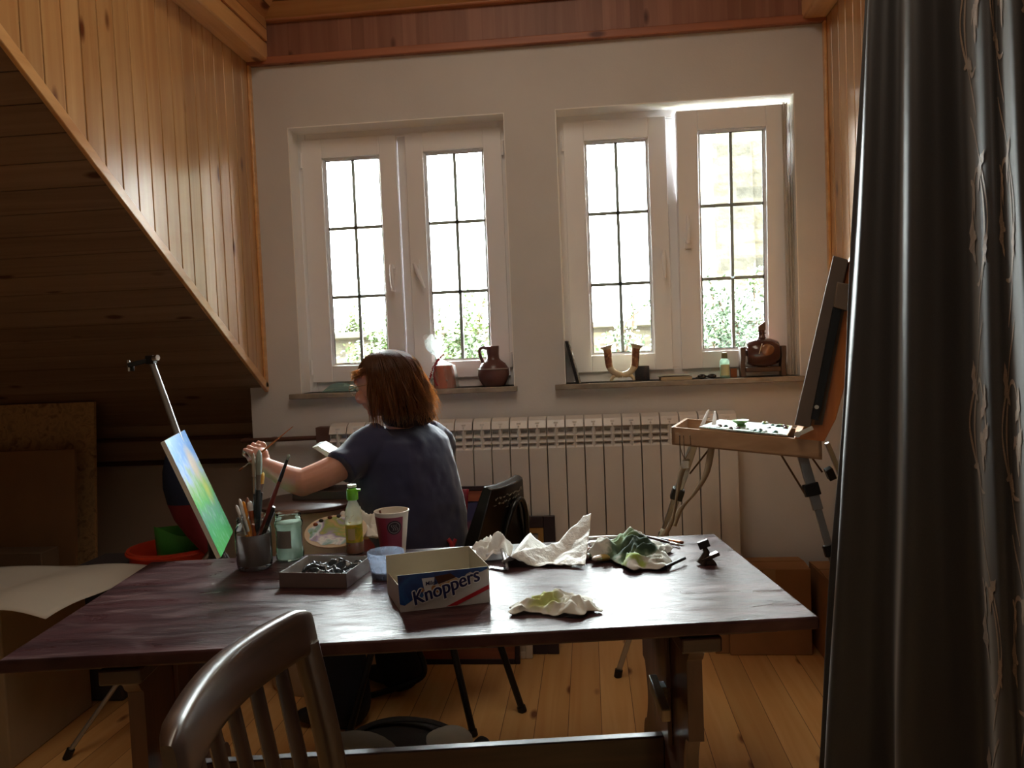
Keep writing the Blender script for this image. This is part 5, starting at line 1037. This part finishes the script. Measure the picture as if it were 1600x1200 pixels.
# ------------------------------------------------------------------ right box easel
be = thing('box_easel', 'beech box easel on aluminium legs standing beside the dark curtain', 'easel', (.52, 2.98, 0))
beech = wood('beech', (182, 146, 112), (156, 120, 88), 'X', rough=.4, knots=False, coat=.2); beechz = wood('beech_lid', (206, 128, 66), (184, 106, 50), 'Z', rough=.4, knots=False, coat=.25); dgrey = mat('dark_varnish_board', (96, 84, 76), .6, var=.1)
EV = V((.085, .31, 0))                      # depth direction of the easel box
def YE(px): return 2.86 - .12 * (px - 1048) / 242
def EP(px, py, dy=0): return PY(px, py, YE(px) + dy)
TL_, TR_ = EP(1049, 667), EP(1284, 689); DN = V((0, 0, -.064)); ex_ = (TR_ - TL_).normalized(); ey_ = EV.normalized()
b = MB()
for o_ in (V((0, 0, 0)), EV - ey_ * .012): b.prism([TL_ + o_, TR_ + o_, TR_ + o_ + DN, TL_ + o_ + DN], ey_ * .012)
for o_ in (TL_, TR_ - ex_ * .012): b.prism([o_, o_ + ex_ * .012, o_ + ex_ * .012 + DN, o_ + DN], EV)
b.prism([TL_ + DN * .86, TR_ + DN * .86, TR_ + DN, TL_ + DN], EV); b.build('tray', beech, be, bevel=.002, smooth=False)
def tray_pt(u, v, h=.004): return TL_.lerp(TR_, u) + EV * v + V((0, 0, h))
# palette resting on the tray
pt_ = thing('easel_palette', 'flat palette thick with white and blue-green paint on the box easel tray', 'palette', (.52, 2.95, 1.05))
b = MB(); P4 = [tray_pt(.19, .03), tray_pt(.78, .03), tray_pt(.80, .97), tray_pt(.27, .97)]
b.prism(P4, (0, 0, .005)); b.build('palette_board', patches('encrusted_paint', ((214, 222, 222), (190, 206, 206), (120, 160, 150), (226, 228, 228), (60, 90, 80)), 24, .4), pt_, smooth=False)
def pmid(u, v): return (P4[0].lerp(P4[1], u)).lerp(P4[3].lerp(P4[2], u), v) + V((0, 0, .006))
for k in range(26):
    u, v = random.uniform(.15, .95), random.choice([random.uniform(.05, .2), random.uniform(.75, .95), random.random()]); b = MB(); b.ell(pmid(u, v), (random.uniform(.006, .013),) * 2 + (random.uniform(.003, .009),), None, 8, 5)
    c = random.choice(((28, 60, 48), (60, 30, 24), (206, 214, 214), (40, 90, 80), (140, 160, 70), (30, 30, 34))); b.build('paint_lump', mat('lump_%d' % c[0], c, .3), pt_)
dp = pmid(.42, .35); dpt = thing('dipper_cup', 'small green-stained metal paint cup standing on the easel palette', 'cup', dp)
b = MB(); b.lathe(dp, [(.0001, 0), (.018, 0), (.020, .004), (.013, .010), (.028, .020), (.030, .024), (.026, .023), (.0001, .012)], 24); b.build('cup_bowl', mat('cup_green', (110, 140, 80), .35, metal=.2), dpt)
for k, (px, py, lx) in enumerate(((1106, 640, 1092), (1116, 642, 1110))):
    b = MB(); p = PY(px, py, 2.9); base = PY(lx + 2, 664, 2.84); b.prism([base, base + V((.016, .0, 0)), p + V((.006, 0, 0)), p], (0, .002, 0)); tag(b.build('paint_scraper', white_plastic, bevel=.0005), ('white plastic scraper leaning leftmost on the easel palette', 'white plastic scraper upright beside the other, nearer the paint cup')[k], 'scraper')
# lid panel and canvas holder
b = MB(); b.prism([EP(1240, 686), EP(1288, 690), EP(1306, 655), EP(1356, 470), EP(1354, 410), EP(1330, 396), EP(1262, 660)], EV * 1.05); b.build('lid', beechz, be, bevel=.003, smooth=False)
b = MB(); b.prism([EP(1241, 664, -.02), EP(1266, 668, -.02), EP(1326, 406, -.02), EP(1302, 399, -.02)], EV * 1.0 + V((.012, 0, 0))); cb = b.build('canvas_support', dgrey, be, bevel=.003, smooth=False)
b = MB(); b.prism([EP(1268, 655, -.03), EP(1279, 657, -.03), EP(1316, 480, -.03), EP(1303, 478, -.03)], (0, .012, 0)); b.build('slide_groove', mat('groove_black', (14, 20, 26), .5), cb)
b = MB(); b.prism([EP(1272, 664, -.012), EP(1285, 664, -.012), EP(1322, 470, -.012), EP(1314, 450, -.012)], EV * .1); b.build('side_batten', dgrey, cb)
b = MB(); b.prism([EP(1308, 440, -.035), EP(1332, 445, -.035), EP(1324, 486, -.035), EP(1302, 480, -.035)], (.01, .05, 0)); b.cyl(EP(1332, 482, -.03), EP(1332, 482, -.07), .009); b.build('slide_clamp', mat('grey_wood_block', (110, 96, 84), .4), be, bevel=.003)
b = MB(); b.cyl(EP(1246, 679, -.005), EP(1246, 679, -.03), .010); b.beam(EP(1246, 679, -.02), EP(1270, 668, -.02), .004, .014); b.build('hinge_bolt', ferr, be)
b = MB(); b.cyl(EP(1276, 636, -.03), EP(1276, 636, -.05), .007); b.build('hinge_knob', ferr, be)
strap_m = mat('webbing', (186, 176, 158), .7, bump=.4, bs=300)
def eleg(name, a, m_, f_, lock1, lock2=None, w_=.030, par=None):
    lg = MB(); lg.beam(a, m_, w_, .016, (0, 1, 0)); lg = lg.build('leg', al, be, bevel=.002)
    q_ = MB(); q_.beam(m_ - (f_ - m_) * .05, f_, w_ * .72, .011, (0, 1, 0)); q_.build('lower_tube', al, lg, bevel=.002)
    q_ = MB(); d = (f_ - a).normalized(); q_.beam(lock1 - d * .022, lock1 + d * .022, w_ * 1.5, .032, (0, 1, 0))
    q_.build('leg_lock', blp, lg, bevel=.003)
    if lock2 is not None: q_ = MB(); q_.beam(lock2 - d * .020, lock2 + d * .020, w_ * 1.3, .026, (0, 1, 0)); q_.build('leg_lock', blp, lg, bevel=.003)
    q_ = MB(); q_.tube([f_ + (a - f_) * .02, V((f_.x, f_.y, .001))], .016, 10); q_.build('rubber_foot', blp, lg)
    return lg
A1 = PY(1084, 694, 2.95); F1 = PZ(965, 1053, .012); M1 = A1.lerp(F1, .42); eleg('leg', A1, M1, F1, A1.lerp(F1, .20), A1.lerp(F1, .385))
A2 = PY(1250, 700, 2.84); q2 = PY(1310, 905, 2.74); F2 = A2 + (q2 - A2) * ((A2.z - .012) / (A2.z - q2.z)); eleg('leg', A2, A2.lerp(F2, .22), F2, PY(1268, 765, 2.81), PY(1298, 860, 2.76), .034)
A3 = PY(1292, 692, 3.08); q3 = PY(1338, 800, 3.14); F3 = A3 + (q3 - A3) * ((A3.z - .012) / (A3.z - q3.z)); eleg('leg', A3, A3.lerp(F3, .3), F3, PY(1297, 740, 2.96) + V((.0, .0, .0)), None, .018)
for pts in ([PY(1214, 700, 2.84), PY(1258, 772, 2.82)], [PY(1258, 700, 3.0), PY(1285, 738, 2.98)], [PY(1112, 697, 2.9), PY(1078, 740, 2.97)]):
    b = MB(); b.tube(pts, .0035, 8); b.build('leg_brace', mat('dark_rod', (110, 84, 66), .4, metal=.5), be)
def webb(pts, wd, nm='carrying_strap'):
    P = spline(pts, 30); q_ = MB()
    for i in range(30): pass
    vs = []
    for i, p in enumerate(P):
        d = (P[min(i + 1, 30)] - P[max(i - 1, 0)]).normalized(); s_ = V((d.z, 0, -d.x)).normalized(); tw_ = .35 + .65 * abs(cos(i * .09)); vs += [p + s_ * wd * .5 * tw_, p - s_ * wd * .5 * tw_ + V((0, .012, 0))]
    q_.add(vs, [(2 * i, 2 * i + 1, 2 * i + 3, 2 * i + 2) for i in range(30)]); q_.build(nm, strap_m, be, solid=.0015, ang=180)
webb([PY(1112, 700, 2.88), PY(1104, 740, 2.87), PY(1085, 772, 2.86), PY(1065, 795, 2.86), PY(1052, 822, 2.86)], .026)
webb([PY(1074, 716, 2.80), PY(1064, 742, 2.80), PY(1058, 775, 2.80), PY(1050, 815, 2.80), PY(1036, 840, 2.80)], .024)
b = MB(); 
for px in (1062, 1068, 1078): b.tube(spline([PY(px, 680, 2.775), PY(px + 1, 700, 2.785), PY(1070, 718, 2.79)], 6), .0018, 6)
b.box(PY(1071, 726, 2.79), (.022, .004, .026)); b.build('strap_buckle', ferr, be)
b = MB(); b.box(PY(1036, 838, 2.82), (.030, .012, .05), Matrix.Rotation(.35, 4, 'Y')); b.build('strap_end', mat('pale_strap_end', (196, 196, 180), .5), be, bevel=.004)

# ------------------------------------------------------------------ round drum table with things behind the painter
dr = V((-1.17, 3.18, 0)); dt = thing('drum_table', 'cream drum-shaped side table with dark brown round top behind the painter\'s arm', 'side table', dr)
b = MB(); b.lathe(dr, [(.0001, .0), (.185, .0), (.19, .01), (.19, .735), (.0001, .735)], 48); b.build('drum', mat('cream_drum', (176, 160, 140), .7), dt)
b = MB(); b.lathe(dr + V((0, 0, .735)), [(.0001, 0), (.205, 0), (.215, .006), (.215, .016), (.21, .020), (.0001, .020)], 56); b.build('round_top', mat('brown_top', (74, 52, 44), .45), dt)
pbx = dr + V((.03, .02, .7555)); ob = thing('paint_box', 'dark open paint box with slatted lid on the round side table', 'box', pbx)
b = MB(); b.span(pbx + V((-.10, -.04, 0)), pbx + V((.16, .12, .035))); b.build('box_base', mat('dark_box', (64, 50, 46), .5), ob, bevel=.003, smooth=False)
b = MB(); b.prism([pbx + V((-.02, -.02, .04)), pbx + V((.15, -.02, .115)), pbx + V((.155, -.02, .105)), pbx + V((-.01, -.02, .032))], (0, .12, 0)); b.build('lid', mat('grey_slats', (104, 88, 80), .5), ob, smooth=False)
ws = MB(); ws.prism([PY(488, 699, 3.12), PY(498, 697, 3.12), PY(530, 716, 3.12), PY(514, 716, 3.12)], (0, .09, .01)); tag(ws.build('white_card', mat('white_card', (240, 240, 240), .25, coat=.6), smooth=False), 'bright white card propped on the paint box behind the painter\'s forearm', 'card')

# ------------------------------------------------------------------ the painter and her chair
FW, LF = V((-.82, .57, 0)).normalized(), V((-.57, -.82, 0)).normalized(); UP = V((0, 0, 1))
chair = thing('upholstered_chair', 'black chair with padded backrest and thin black metal legs under the seated painter', 'chair', (-.60, 2.86, 0))
leather = mat('black_leather', (18, 19, 20), .32, coat=.4, bump=.1, bs=90); btube = mat('black_tube', (16, 16, 18), .4)
b = MB(); sc0 = V((-.63, 2.88, .44)); Ms = basis((0, 0, 0), FW, LF, UP); b.box(sc0, (.42, .42, .05), Ms); b.build('seat', leather, chair, bevel=.02, seg=3)
for ft, tp in ((V((-.892, 2.682, .0)), sc0 - V((.14, .12, .02))), (V((-.446, 2.688, 0)), PY(708, 1012, 2.70)), (V((-.288, 2.874, 0)), PY(783, 1012, 2.86)), (V((-.80, 3.06, 0)), sc0 + V((-.10, .14, -.02)))):
    k = (.42 - 0) / max(tp.z, .05); tp = ft + (tp - ft) * min(k, 6) if tp.z > .05 else tp
    b = MB(); b.tube([ft, tp], .0125, 10); lg = b.build('leg', btube, chair)
    b = MB(); b.tube([ft + V((0, 0, .001)), ft + (tp - ft) * .05], .0165, 10); b.build('rubber_foot', btube, lg)
b = MB(); b.tube(spline([PY(648, 985, 3.02), PY(652, 1010, 3.02), PY(663, 1040, 3.02), PY(656, 1060, 3.02), PY(610, 1078, 3.0), PY(556, 1092, 2.98)], 24), .011, 10); b.build('stretcher', btube, chair)
TLb, TRb = PY(753, 760, 2.80), PY(803, 744, 3.06); TRb.z = TLb.z; dnv = PY(722, 868, 2.80) - TLb; dnv = dnv * ((TLb.z - .50) / -dnv.z); nb = (TRb - TLb).cross(dnv).normalized(); nb = nb if nb.x > 0 else -nb
dnr = PY(808, 868, 3.06) - TRb; dnr = dnr * ((TRb.z - .50) / -dnr.z)
def bk3(u, v, w_): return TLb.lerp(TRb, u) + dnv.lerp(dnr, u) * v + nb * w_
rings = []
for i in range(9):
    k = i / 8; cv = -.022 * sin(pi * k) * 0
    rings.append([bk3(k, v, w_ + .012 * (1 - (2 * k - 1) ** 2)) for v, w_ in ((0, .004), (-.012, .022), (0, .040), (.5, .046), (1, .04), (1, 0), (.5, -.006))])
b = MB(); b.loft(rings); br_ = b.build('backrest', leather, chair, bevel=.004, ang=50)
b = MB(); arch = [bk3(.50, .95, .050), bk3(.46, .55, .062), bk3(.52, .25, .068), bk3(.68, .16, .070), bk3(.84, .26, .068), bk3(.93, .55, .062), bk3(.95, .95, .050)]
b.tube(spline(arch, 30), .011, 10); b.build('back_handle', leather, br_)
b = MB()
for row, (v0, n_) in enumerate(((.10, 9), (.16, 8), (.22, 3))):
    for i in range(n_):
        u0 = .12 + .085 * i + (.3 if row == 2 else 0)
        if u0 > .92: continue
        pts = [bk3(u0 + .02 * j + random.uniform(-.008, .008), v0 + random.uniform(-.018, .018) - .02 * u0, .0455 + .012 * (1 - (2 * u0 - 1) ** 2)) for j in range(4)]
        b.tube(pts, .0009, 4)
b.build('pale_handwriting', mat('chalk_marks', (150, 150, 136), .8), br_)
for u in (.12, .88): b = MB(); b.tube([bk3(u, .9, .02), V((bk3(u, .9, .02).x - .05, bk3(u, .9, .02).y, .44)), sc0 + LF * (.17 if u < .5 else -.17) - FW * .15], .011, 10); b.build('back_support', btube, chair)

PB = V((-.62, 2.88, 0)); pr_ = thing('person', 'person in a navy t-shirt with loose brown hair and glasses, seated and painting', 'person', PB)
skin = mat('skin', (196, 140, 118), .5, var=.05, sss=.15, bump=.05, bs=120)
def limb(b, pts, rs, n=18): b.tube(spline(pts, 20), [cat_rom([V((r, 0, 0)) for r in rs], i / 20).x for i in range(21)], n); [b.ell(V(p), (r,) * 3, None, 14, 10) for p, r in ((pts[0], rs[0]), (pts[-1], rs[-1]))]
HC = PY(597, 600, 2.84); HF = V((-.93, .26, -.22)).normalized(); HL = UP.cross(HF).normalized(); HU = HF.cross(HL); HM = basis((0, 0, 0), HF, HL, HU)
def hp(x, y, z): return HC + HF * x + HL * y + HU * z
NB = PY(632, 668, 2.88); SHL, SHR = PY(574, 702, 2.74), PY(683, 694, 3.03); ELB, WRI = PY(473, 754, 2.60), PY(414, 727, 2.66); HND = PY(405, 710, 2.67)
bd = MB()
bd.ell(hp(0, 0, .012), (.094, .074, .100), HM, 28, 18); bd.ell(hp(.030, 0, -.050), (.058, .056, .062), HM, 22, 14); bd.ell(hp(.062, 0, -.088), (.022, .026, .020), HM, 14, 10)
bd.ell(hp(.078, 0, .030), (.020, .052, .022), HM, 14, 10); bd.tube([hp(.086, 0, .012), hp(.104, 0, -.014), hp(.112, 0, -.030), hp(.094, 0, -.036)], [.008, .011, .013, .010], 12)
for y in (-.010, .010): bd.ell(hp(.100, y, -.032), (.009, .008, .007), HM, 10, 8)
bd.ell(hp(.086, 0, -.056), (.012, .022, .006), HM, 14, 8); bd.ell(hp(.083, 0, -.066), (.012, .019, .007), HM, 14, 8)
for y in (-1, 1):
    bd.ell(hp(.070, y * .042, -.030), (.026, .022, .026), HM, 14, 10)          # cheeks
    bd.ell(hp(-.006, y * .074, -.006), (.016, .010, .030), HM, 14, 10)          # ears
limb(bd, [hp(-.015, 0, -.06), hp(-.03, 0, -.12) , NB + V((0, 0, -.03))], [.056, .054, .062])
bd.ell(NB + V((0, 0, -.08)), (.15, .13, .07), basis((0, 0, 0), LF, FW, UP), 20, 12)
bd.ell(NB + V((.02, .02, -.25)), (.15, .12, .20), basis((0, 0, 0), LF, FW, UP), 20, 12); bd.ell(V((-.62, 2.88, .62)), (.15, .12, .14), basis((0, 0, 0), LF, FW, UP), 20, 12)
limb(bd, [SHL, (SHL + ELB) / 2 + V((0, -.01, -.01)), ELB], [.055, .050, .046]); limb(bd, [ELB, ELB.lerp(WRI, .35) + V((0, 0, -.006)), WRI], [.047, .043, .027])
def hand(b, W_, P, d, lat, up, curl=1, side=1):
    """palm from wrist W_ to centre P; d = pointing direction, lat = across the knuckles, up = back of the hand"""
    b.tube([W_, W_.lerp(P, .5), P, P + d * .022], [.026, .027, .030, .024], 16, flat=.8); 
    for o_, r in ((-.022, .015), (-.007, .016), (.008, .016), (.022, .015)): b.ell(P + lat * o_ + d * .014 + up * .004, (r, r, r), None, 12, 8)
    for k, (o_, ln) in enumerate(((-.032, .9), (-.011, 1.05), (.010, 1.0), (.031, .8))):
        k0 = P + lat * o_ + d * .022 + up * .010; k1 = k0 + (d * .024 + up * .001) * ln; k2 = k1 + (d * .003 - up * .024) * ln; k3 = k2 + (-d * .020 - up * .001) * ln; b.ell(k0 + up * .003, (.0112,) * 3, None, 12, 8)
        b.tube([k0 - d * .012, k0, k0.lerp(k1, .5), k1, k2, k3], [.0092, .0094, .0084, .0088, .0078, .0062], 10)
    t0 = P - lat * .026 * side - d * .018 - up * .006; t1 = P - lat * .036 * side + d * .010 - up * .016; t2 = P - lat * .022 * side + d * .034 - up * .018; b.tube([t0, t1, t1.lerp(t2, .6), t2], [.013, .0115, .0098, .0075], 10)
hd_ = (HND - WRI).normalized(); hd_ = (hd_ + V((-.9, .1, .0))).normalized(); hl_ = V((.50, .82, .22)); hl_ = (hl_ - hd_ * hl_.dot(hd_)).normalized(); hu_ = hl_.cross(hd_).normalized(); hu_ = hu_ if hu_.z > 0 else -hu_
hand(bd, WRI, HND + V((.006, 0, 0)), hd_, hl_, hu_, side=1)
# right arm, resting towards the lap
ELR = SHR + FW * .10 + V((0, 0, -.24)) ; WRR = ELR + FW * .22 + LF * .06 + V((0, 0, .01)); limb(bd, [SHR, (SHR + ELR) / 2, ELR], [.055, .050, .046]); limb(bd, [ELR, ELR.lerp(WRR, .4), WRR], [.046, .042, .027]); hand(bd, WRR, WRR + FW * .055, FW, LF, UP, side=-1)
# legs
KL, KR = V((-.965, 2.80, .50)), V((-.88, 3.16, .50)); FL_, FR_ = V((-.93, 2.78, .07)), V((-.80, 3.10, .07)); HPL, HPR = PB + LF * .09 + UP * .52, PB - LF * .09 + UP * .52
for a, k, f_ in ((HPL, KL, FL_), (HPR, KR, FR_)): limb(bd, [a, (a + k) / 2, k], [.075, .07, .055]); limb(bd, [k, k.lerp(f_, .35), f_], [.055, .052, .036])
bd.build('body', skin, pr_, remesh=.0036, sm=2)
for y in (-.030, .030):
    e = MB(); e.ell(hp(.080, y, .004), (.0125,) * 3, HM, 16, 12); e.build('eye', mat('eye_white', (220, 214, 206), .2, coat=.5), pr_)
    e = MB(); e.ell(hp(.0905, y, .002), (.0035, .006, .006), HM, 14, 8); e.build('iris', mat('iris_brown', (60, 40, 26), .2, coat=.5), pr_)
# t-shirt
navy = mat('navy_tshirt', (36, 38, 70), .85, var=.06, vs=4, sheen=.35, bump=.12, bs=70)
ts = MB(); rings = []
for px, py, Y, hw, dp_ in ((632, 662, 2.88, .072, .066), (632, 672, 2.885, .125, .10), (630, 686, 2.88, .185, .135), (628, 712, 2.88, .205, .165), (631, 745, 2.88, .21, .182), (640, 780, 2.88, .205, .18), (648, 812, 2.88, .20, .165), (656, 838, 2.88, .195, .155), (658, 862, 2.88, .19, .15), (656, 890, 2.88, .185, .15)):
    c = PY(px, py, Y); rings.append([c + LF * (abs(cos(a)) ** .85 * (1 if cos(a) > 0 else -1) * hw) + FW * (abs(sin(a)) ** .9 * (1 if sin(a) > 0 else -1) * dp_) + UP * (.010 * noise.noise(V((cos(a) * 2, sin(a) * 2, py * .03)))) for a in [2 * pi * i / 40 for i in range(40)]])
ts.loft(rings)
SE = PY(533, 733, 2.645); ts.tube(spline([SHL.lerp(NB, .35), SHL, SHL.lerp(SE, .55), SE], 14), [.075, .078, .078, .077, .076, .074, .072, .070, .068, .067, .066, .065, .065, .066, .067], 24)
SR = SHR + (ELR - SHR) * .55; ts.tube(spline([SHR.lerp(NB, .35), SHR, SR], 10), [.075, .076, .076, .074, .072, .07, .069, .068, .067, .067, .067], 24)
t_o = ts.build('t_shirt', navy, pr_, remesh=.006, sm=6)
dtex = bpy.data.textures.new('folds', 'CLOUDS'); dtex.noise_scale = .14; dtex.noise_depth = 2
dm = t_o.modifiers.new('folds', 'DISPLACE'); dm.texture = dtex; dm.strength = .026; dm.mid_level = .5; dm.texture_coords = 'GLOBAL'
b = MB(); cN = PY(632, 661, 2.88); b.tube([cN + LF * (.064 * cos(a)) + FW * (.058 * sin(a)) for a in [2 * pi * i / 30 for i in range(31)]], .006, 8, caps=False); b.build('neckline', navy, pr_)
# long creases on the back of the shirt
for pts, r in (([(668, 742), (672, 790), (684, 820), (704, 838), (722, 832)], .006), ([(684, 716), (694, 760), (706, 790), (722, 812)], .005), ([(700, 716), (710, 750), (718, 780)], .005)):
    pass
# trousers, apron, shoes
trm = mat('dark_trousers', (26, 28, 38), .85, var=.1); tr_ = MB(); tr_.ell(PB + UP * .55, (.20, .17, .11), basis((0, 0, 0), LF, FW, UP), 24, 14)
for a, k, f_ in ((HPL, KL, FL_), (HPR, KR, FR_)): limb(tr_, [a, (a + k) / 2, k], [.105, .10, .085]); limb(tr_, [k, k.lerp(f_, .5), f_ + UP * .01], [.085, .092, .095])
tr_.build('trousers', trm, pr_, remesh=.008, sm=4)
red = mat('red_apron', (150, 26, 40), .75, var=.1, sheen=.2)
ap = MB(); ap.grid(lambda u, v: PB + LF * (.205 * cos(pi * (u * 1.25 - .12))) + FW * (.185 * sin(pi * (u * 1.25 - .12)) + .03) + UP * (.80 - .26 * v + .012 * sin(14 * u)) + FW * .04 * v, 36, 10); ap.build('apron', red, pr_, solid=.004, ang=180)
b = MB(); b.tube(spline([PY(700, 842, 2.78), PY(706, 852, 2.78), PY(704, 866, 2.78)], 8), .008, 8); b.tube(spline([PY(712, 842, 2.80), PY(708, 856, 2.79), PY(716, 868, 2.79)], 8), .007, 8); b.build('apron_ties', red, pr_)
for f_, d in ((FL_, V((-.9, -.1, 0))), (FR_, V((-.85, .3, 0)))):
    b = MB(); d = d.normalized(); b.ell(f_ + d * .06 - UP * .032, (.13, .048, .036), basis((0, 0, 0), d, UP.cross(d), UP), 24, 12); b.build('shoe', mat('dark_shoe', (30, 28, 30), .5), pr_)
# glasses and hair clip
gl = MB()
for y in (-.033, .033): gl.tube([hp(.106, y + .024 * cos(a), .004 + .019 * sin(a)) for a in [2 * pi * i / 24 for i in range(25)]], .0014, 6, caps=False)
gl.tube([hp(.106, -.010, .008), hp(.109, 0, .010), hp(.106, .010, .008)], .0014, 6)
for y in (-1, 1): gl.tube([hp(.106, y * .057, .008), hp(.06, y * .078, .008), hp(-.01, y * .082, .004)], .0014, 6)
gl.build('glasses', mat('metal_rim', (150, 120, 90), .3, metal=.7), pr_)
b = MB(); b.ell(PY(627, 566, 2.82), (.020, .014, .016), None, 16, 10)
for k in range(5): b.tube([PY(620 + 3 * k, 562, 2.80), PY(622 + 3 * k, 572, 2.795)], .0028, 6)
b.build('hair_clip', mat('clip_black', (20, 18, 18), .3, coat=.4), pr_)
# hair: soft mass plus strands
def hair_mat():
    m = bpy.data.materials.new('brown_hair'); m.use_nodes = True; n = m.node_tree.nodes; l = m.node_tree.links; b = n['Principled BSDF']; o = n['Material Output']
    t = n.new('ShaderNodeTexCoord'); no = n.new('ShaderNodeTexNoise'); no.inputs['Scale'].default_value = 40; l.new(t.outputs['Object'], no.inputs['Vector'])
    r = n.new('ShaderNodeValToRGB'); r.color_ramp.elements[0].color = lin((48, 32, 24)); r.color_ramp.elements[1].color = lin((104, 72, 46)); l.new(no.outputs['Fac'], r.inputs[0]); l.new(r.outputs[0], b.inputs['Base Color']); b.inputs['Roughness'].default_value = .4
    tl = n.new('ShaderNodeBsdfTranslucent'); tl.inputs[0].default_value = lin((236, 184, 122)); mx = n.new('ShaderNodeMixShader'); mx.inputs[0].default_value = .56; l.new(b.outputs[0], mx.inputs[1]); l.new(tl.outputs[0], mx.inputs[2]); l.new(mx.outputs[0], o.inputs[0]); return m
hm = hair_mat(); hcore = mat('hair_core', (48, 30, 20), .6, var=.2, vs=30)
hb2 = MB()
for px, py, Y, rx, ry, rz in ((604, 588, 2.845, .086, .083, .094), (626, 592, 2.86, .086, .080, .088), (642, 618, 2.87, .078, .078, .080), (652, 645, 2.87, .072, .075, .050), (612, 628, 2.80, .050, .035, .070), (626, 650, 2.82, .072, .055, .050)): hb2.ell(PY(px, py, Y), (rx, ry, rz), None, 26, 18)
hc_o = hb2.build('hair', hcore, pr_, remesh=.007, sm=6)
cu = bpy.data.curves.new('hair_strands', 'CURVE'); cu.dimensions = '3D'; cu.bevel_depth = .0013; cu.bevel_resolution = 0; cu.resolution_u = 2
rnd = random.Random(5)
Iv = WM[hc_o].inverted()
for k in range(3000):
    phi = rnd.uniform(-pi, pi)
    front_ = abs(phi) < 1.25
    if front_ and rnd.random() < .35: continue
    back = (1 - cos(phi)) / 2; pts = []
    th_end = rnd.uniform(1.25, 1.6) if not front_ else rnd.uniform(.95, 1.2); drop = (rnd.uniform(.10, .20) * (.85 + .15 * back)) if not front_ else rnd.uniform(.004, .02)
    w1 = 2.3 * int(phi * 7) + rnd.uniform(-.5, .5); wa = rnd.uniform(.006, .018) * (.3 if front_ else 1); fl_ = rnd.uniform(-.008, .030); th0 = rnd.uniform(.05, .8); w2 = 9 + 1.3 * (int(phi * 7) % 3)
    for i in range(16):
        s_ = i / 15; th = th0 + (th_end - th0) * min(1, s_ * 2.2); dz = max(0, (s_ - .45) / .55)
        r = sin(th); x = cos(phi) * r * .100 - .012 - back * .050 * r; y = sin(phi) * r * .088
        p = HC + HF * x + HL * y + HU * (.113 * cos(th) + .006) - UP * drop * dz
        rad = (HF * cos(phi) + HL * sin(phi)); rad.z = 0
        p = p + rad * (.003 + .006 * sin(w1 + 6 * s_) * min(1, s_ * 3) * .6) - HF * (.030 * back * dz)
        p = p + rad * (fl_ * dz + wa * dz * sin(w1 + w2 * s_)) + V((.7, -.6, .1)) * wa * .6 * dz * cos(w1 + w2 * .8 * s_)
        pts.append(p)
    sp_ = cu.splines.new('POLY'); sp_.points.add(len(pts) - 1)
    for i, p in enumerate(pts): q_ = Iv @ p; sp_.points[i].co = (q_.x, q_.y, q_.z, 1); sp_.points[i].radius = 1 - .7 * (i / 15) ** 2
cu.materials.append(hm); ho = bpy.data.objects.new('hair_strands', cu); COL.objects.link(ho); ho.parent = hc_o; WM[ho] = WM[hc_o]; ho['kind'] = 'stuff'
# brush in her hand
bt0, bt1 = PY(458, 666, 2.70), PY(373, 736, 2.60); brush('paintbrush', 'thin paintbrush held in the painter\'s raised left hand near the canvas', bt0, bt1, .0032, mat('brush_tan', (150, 96, 60), .4), mat('brown_bristle', (0, 0, 0)), .12, .08)
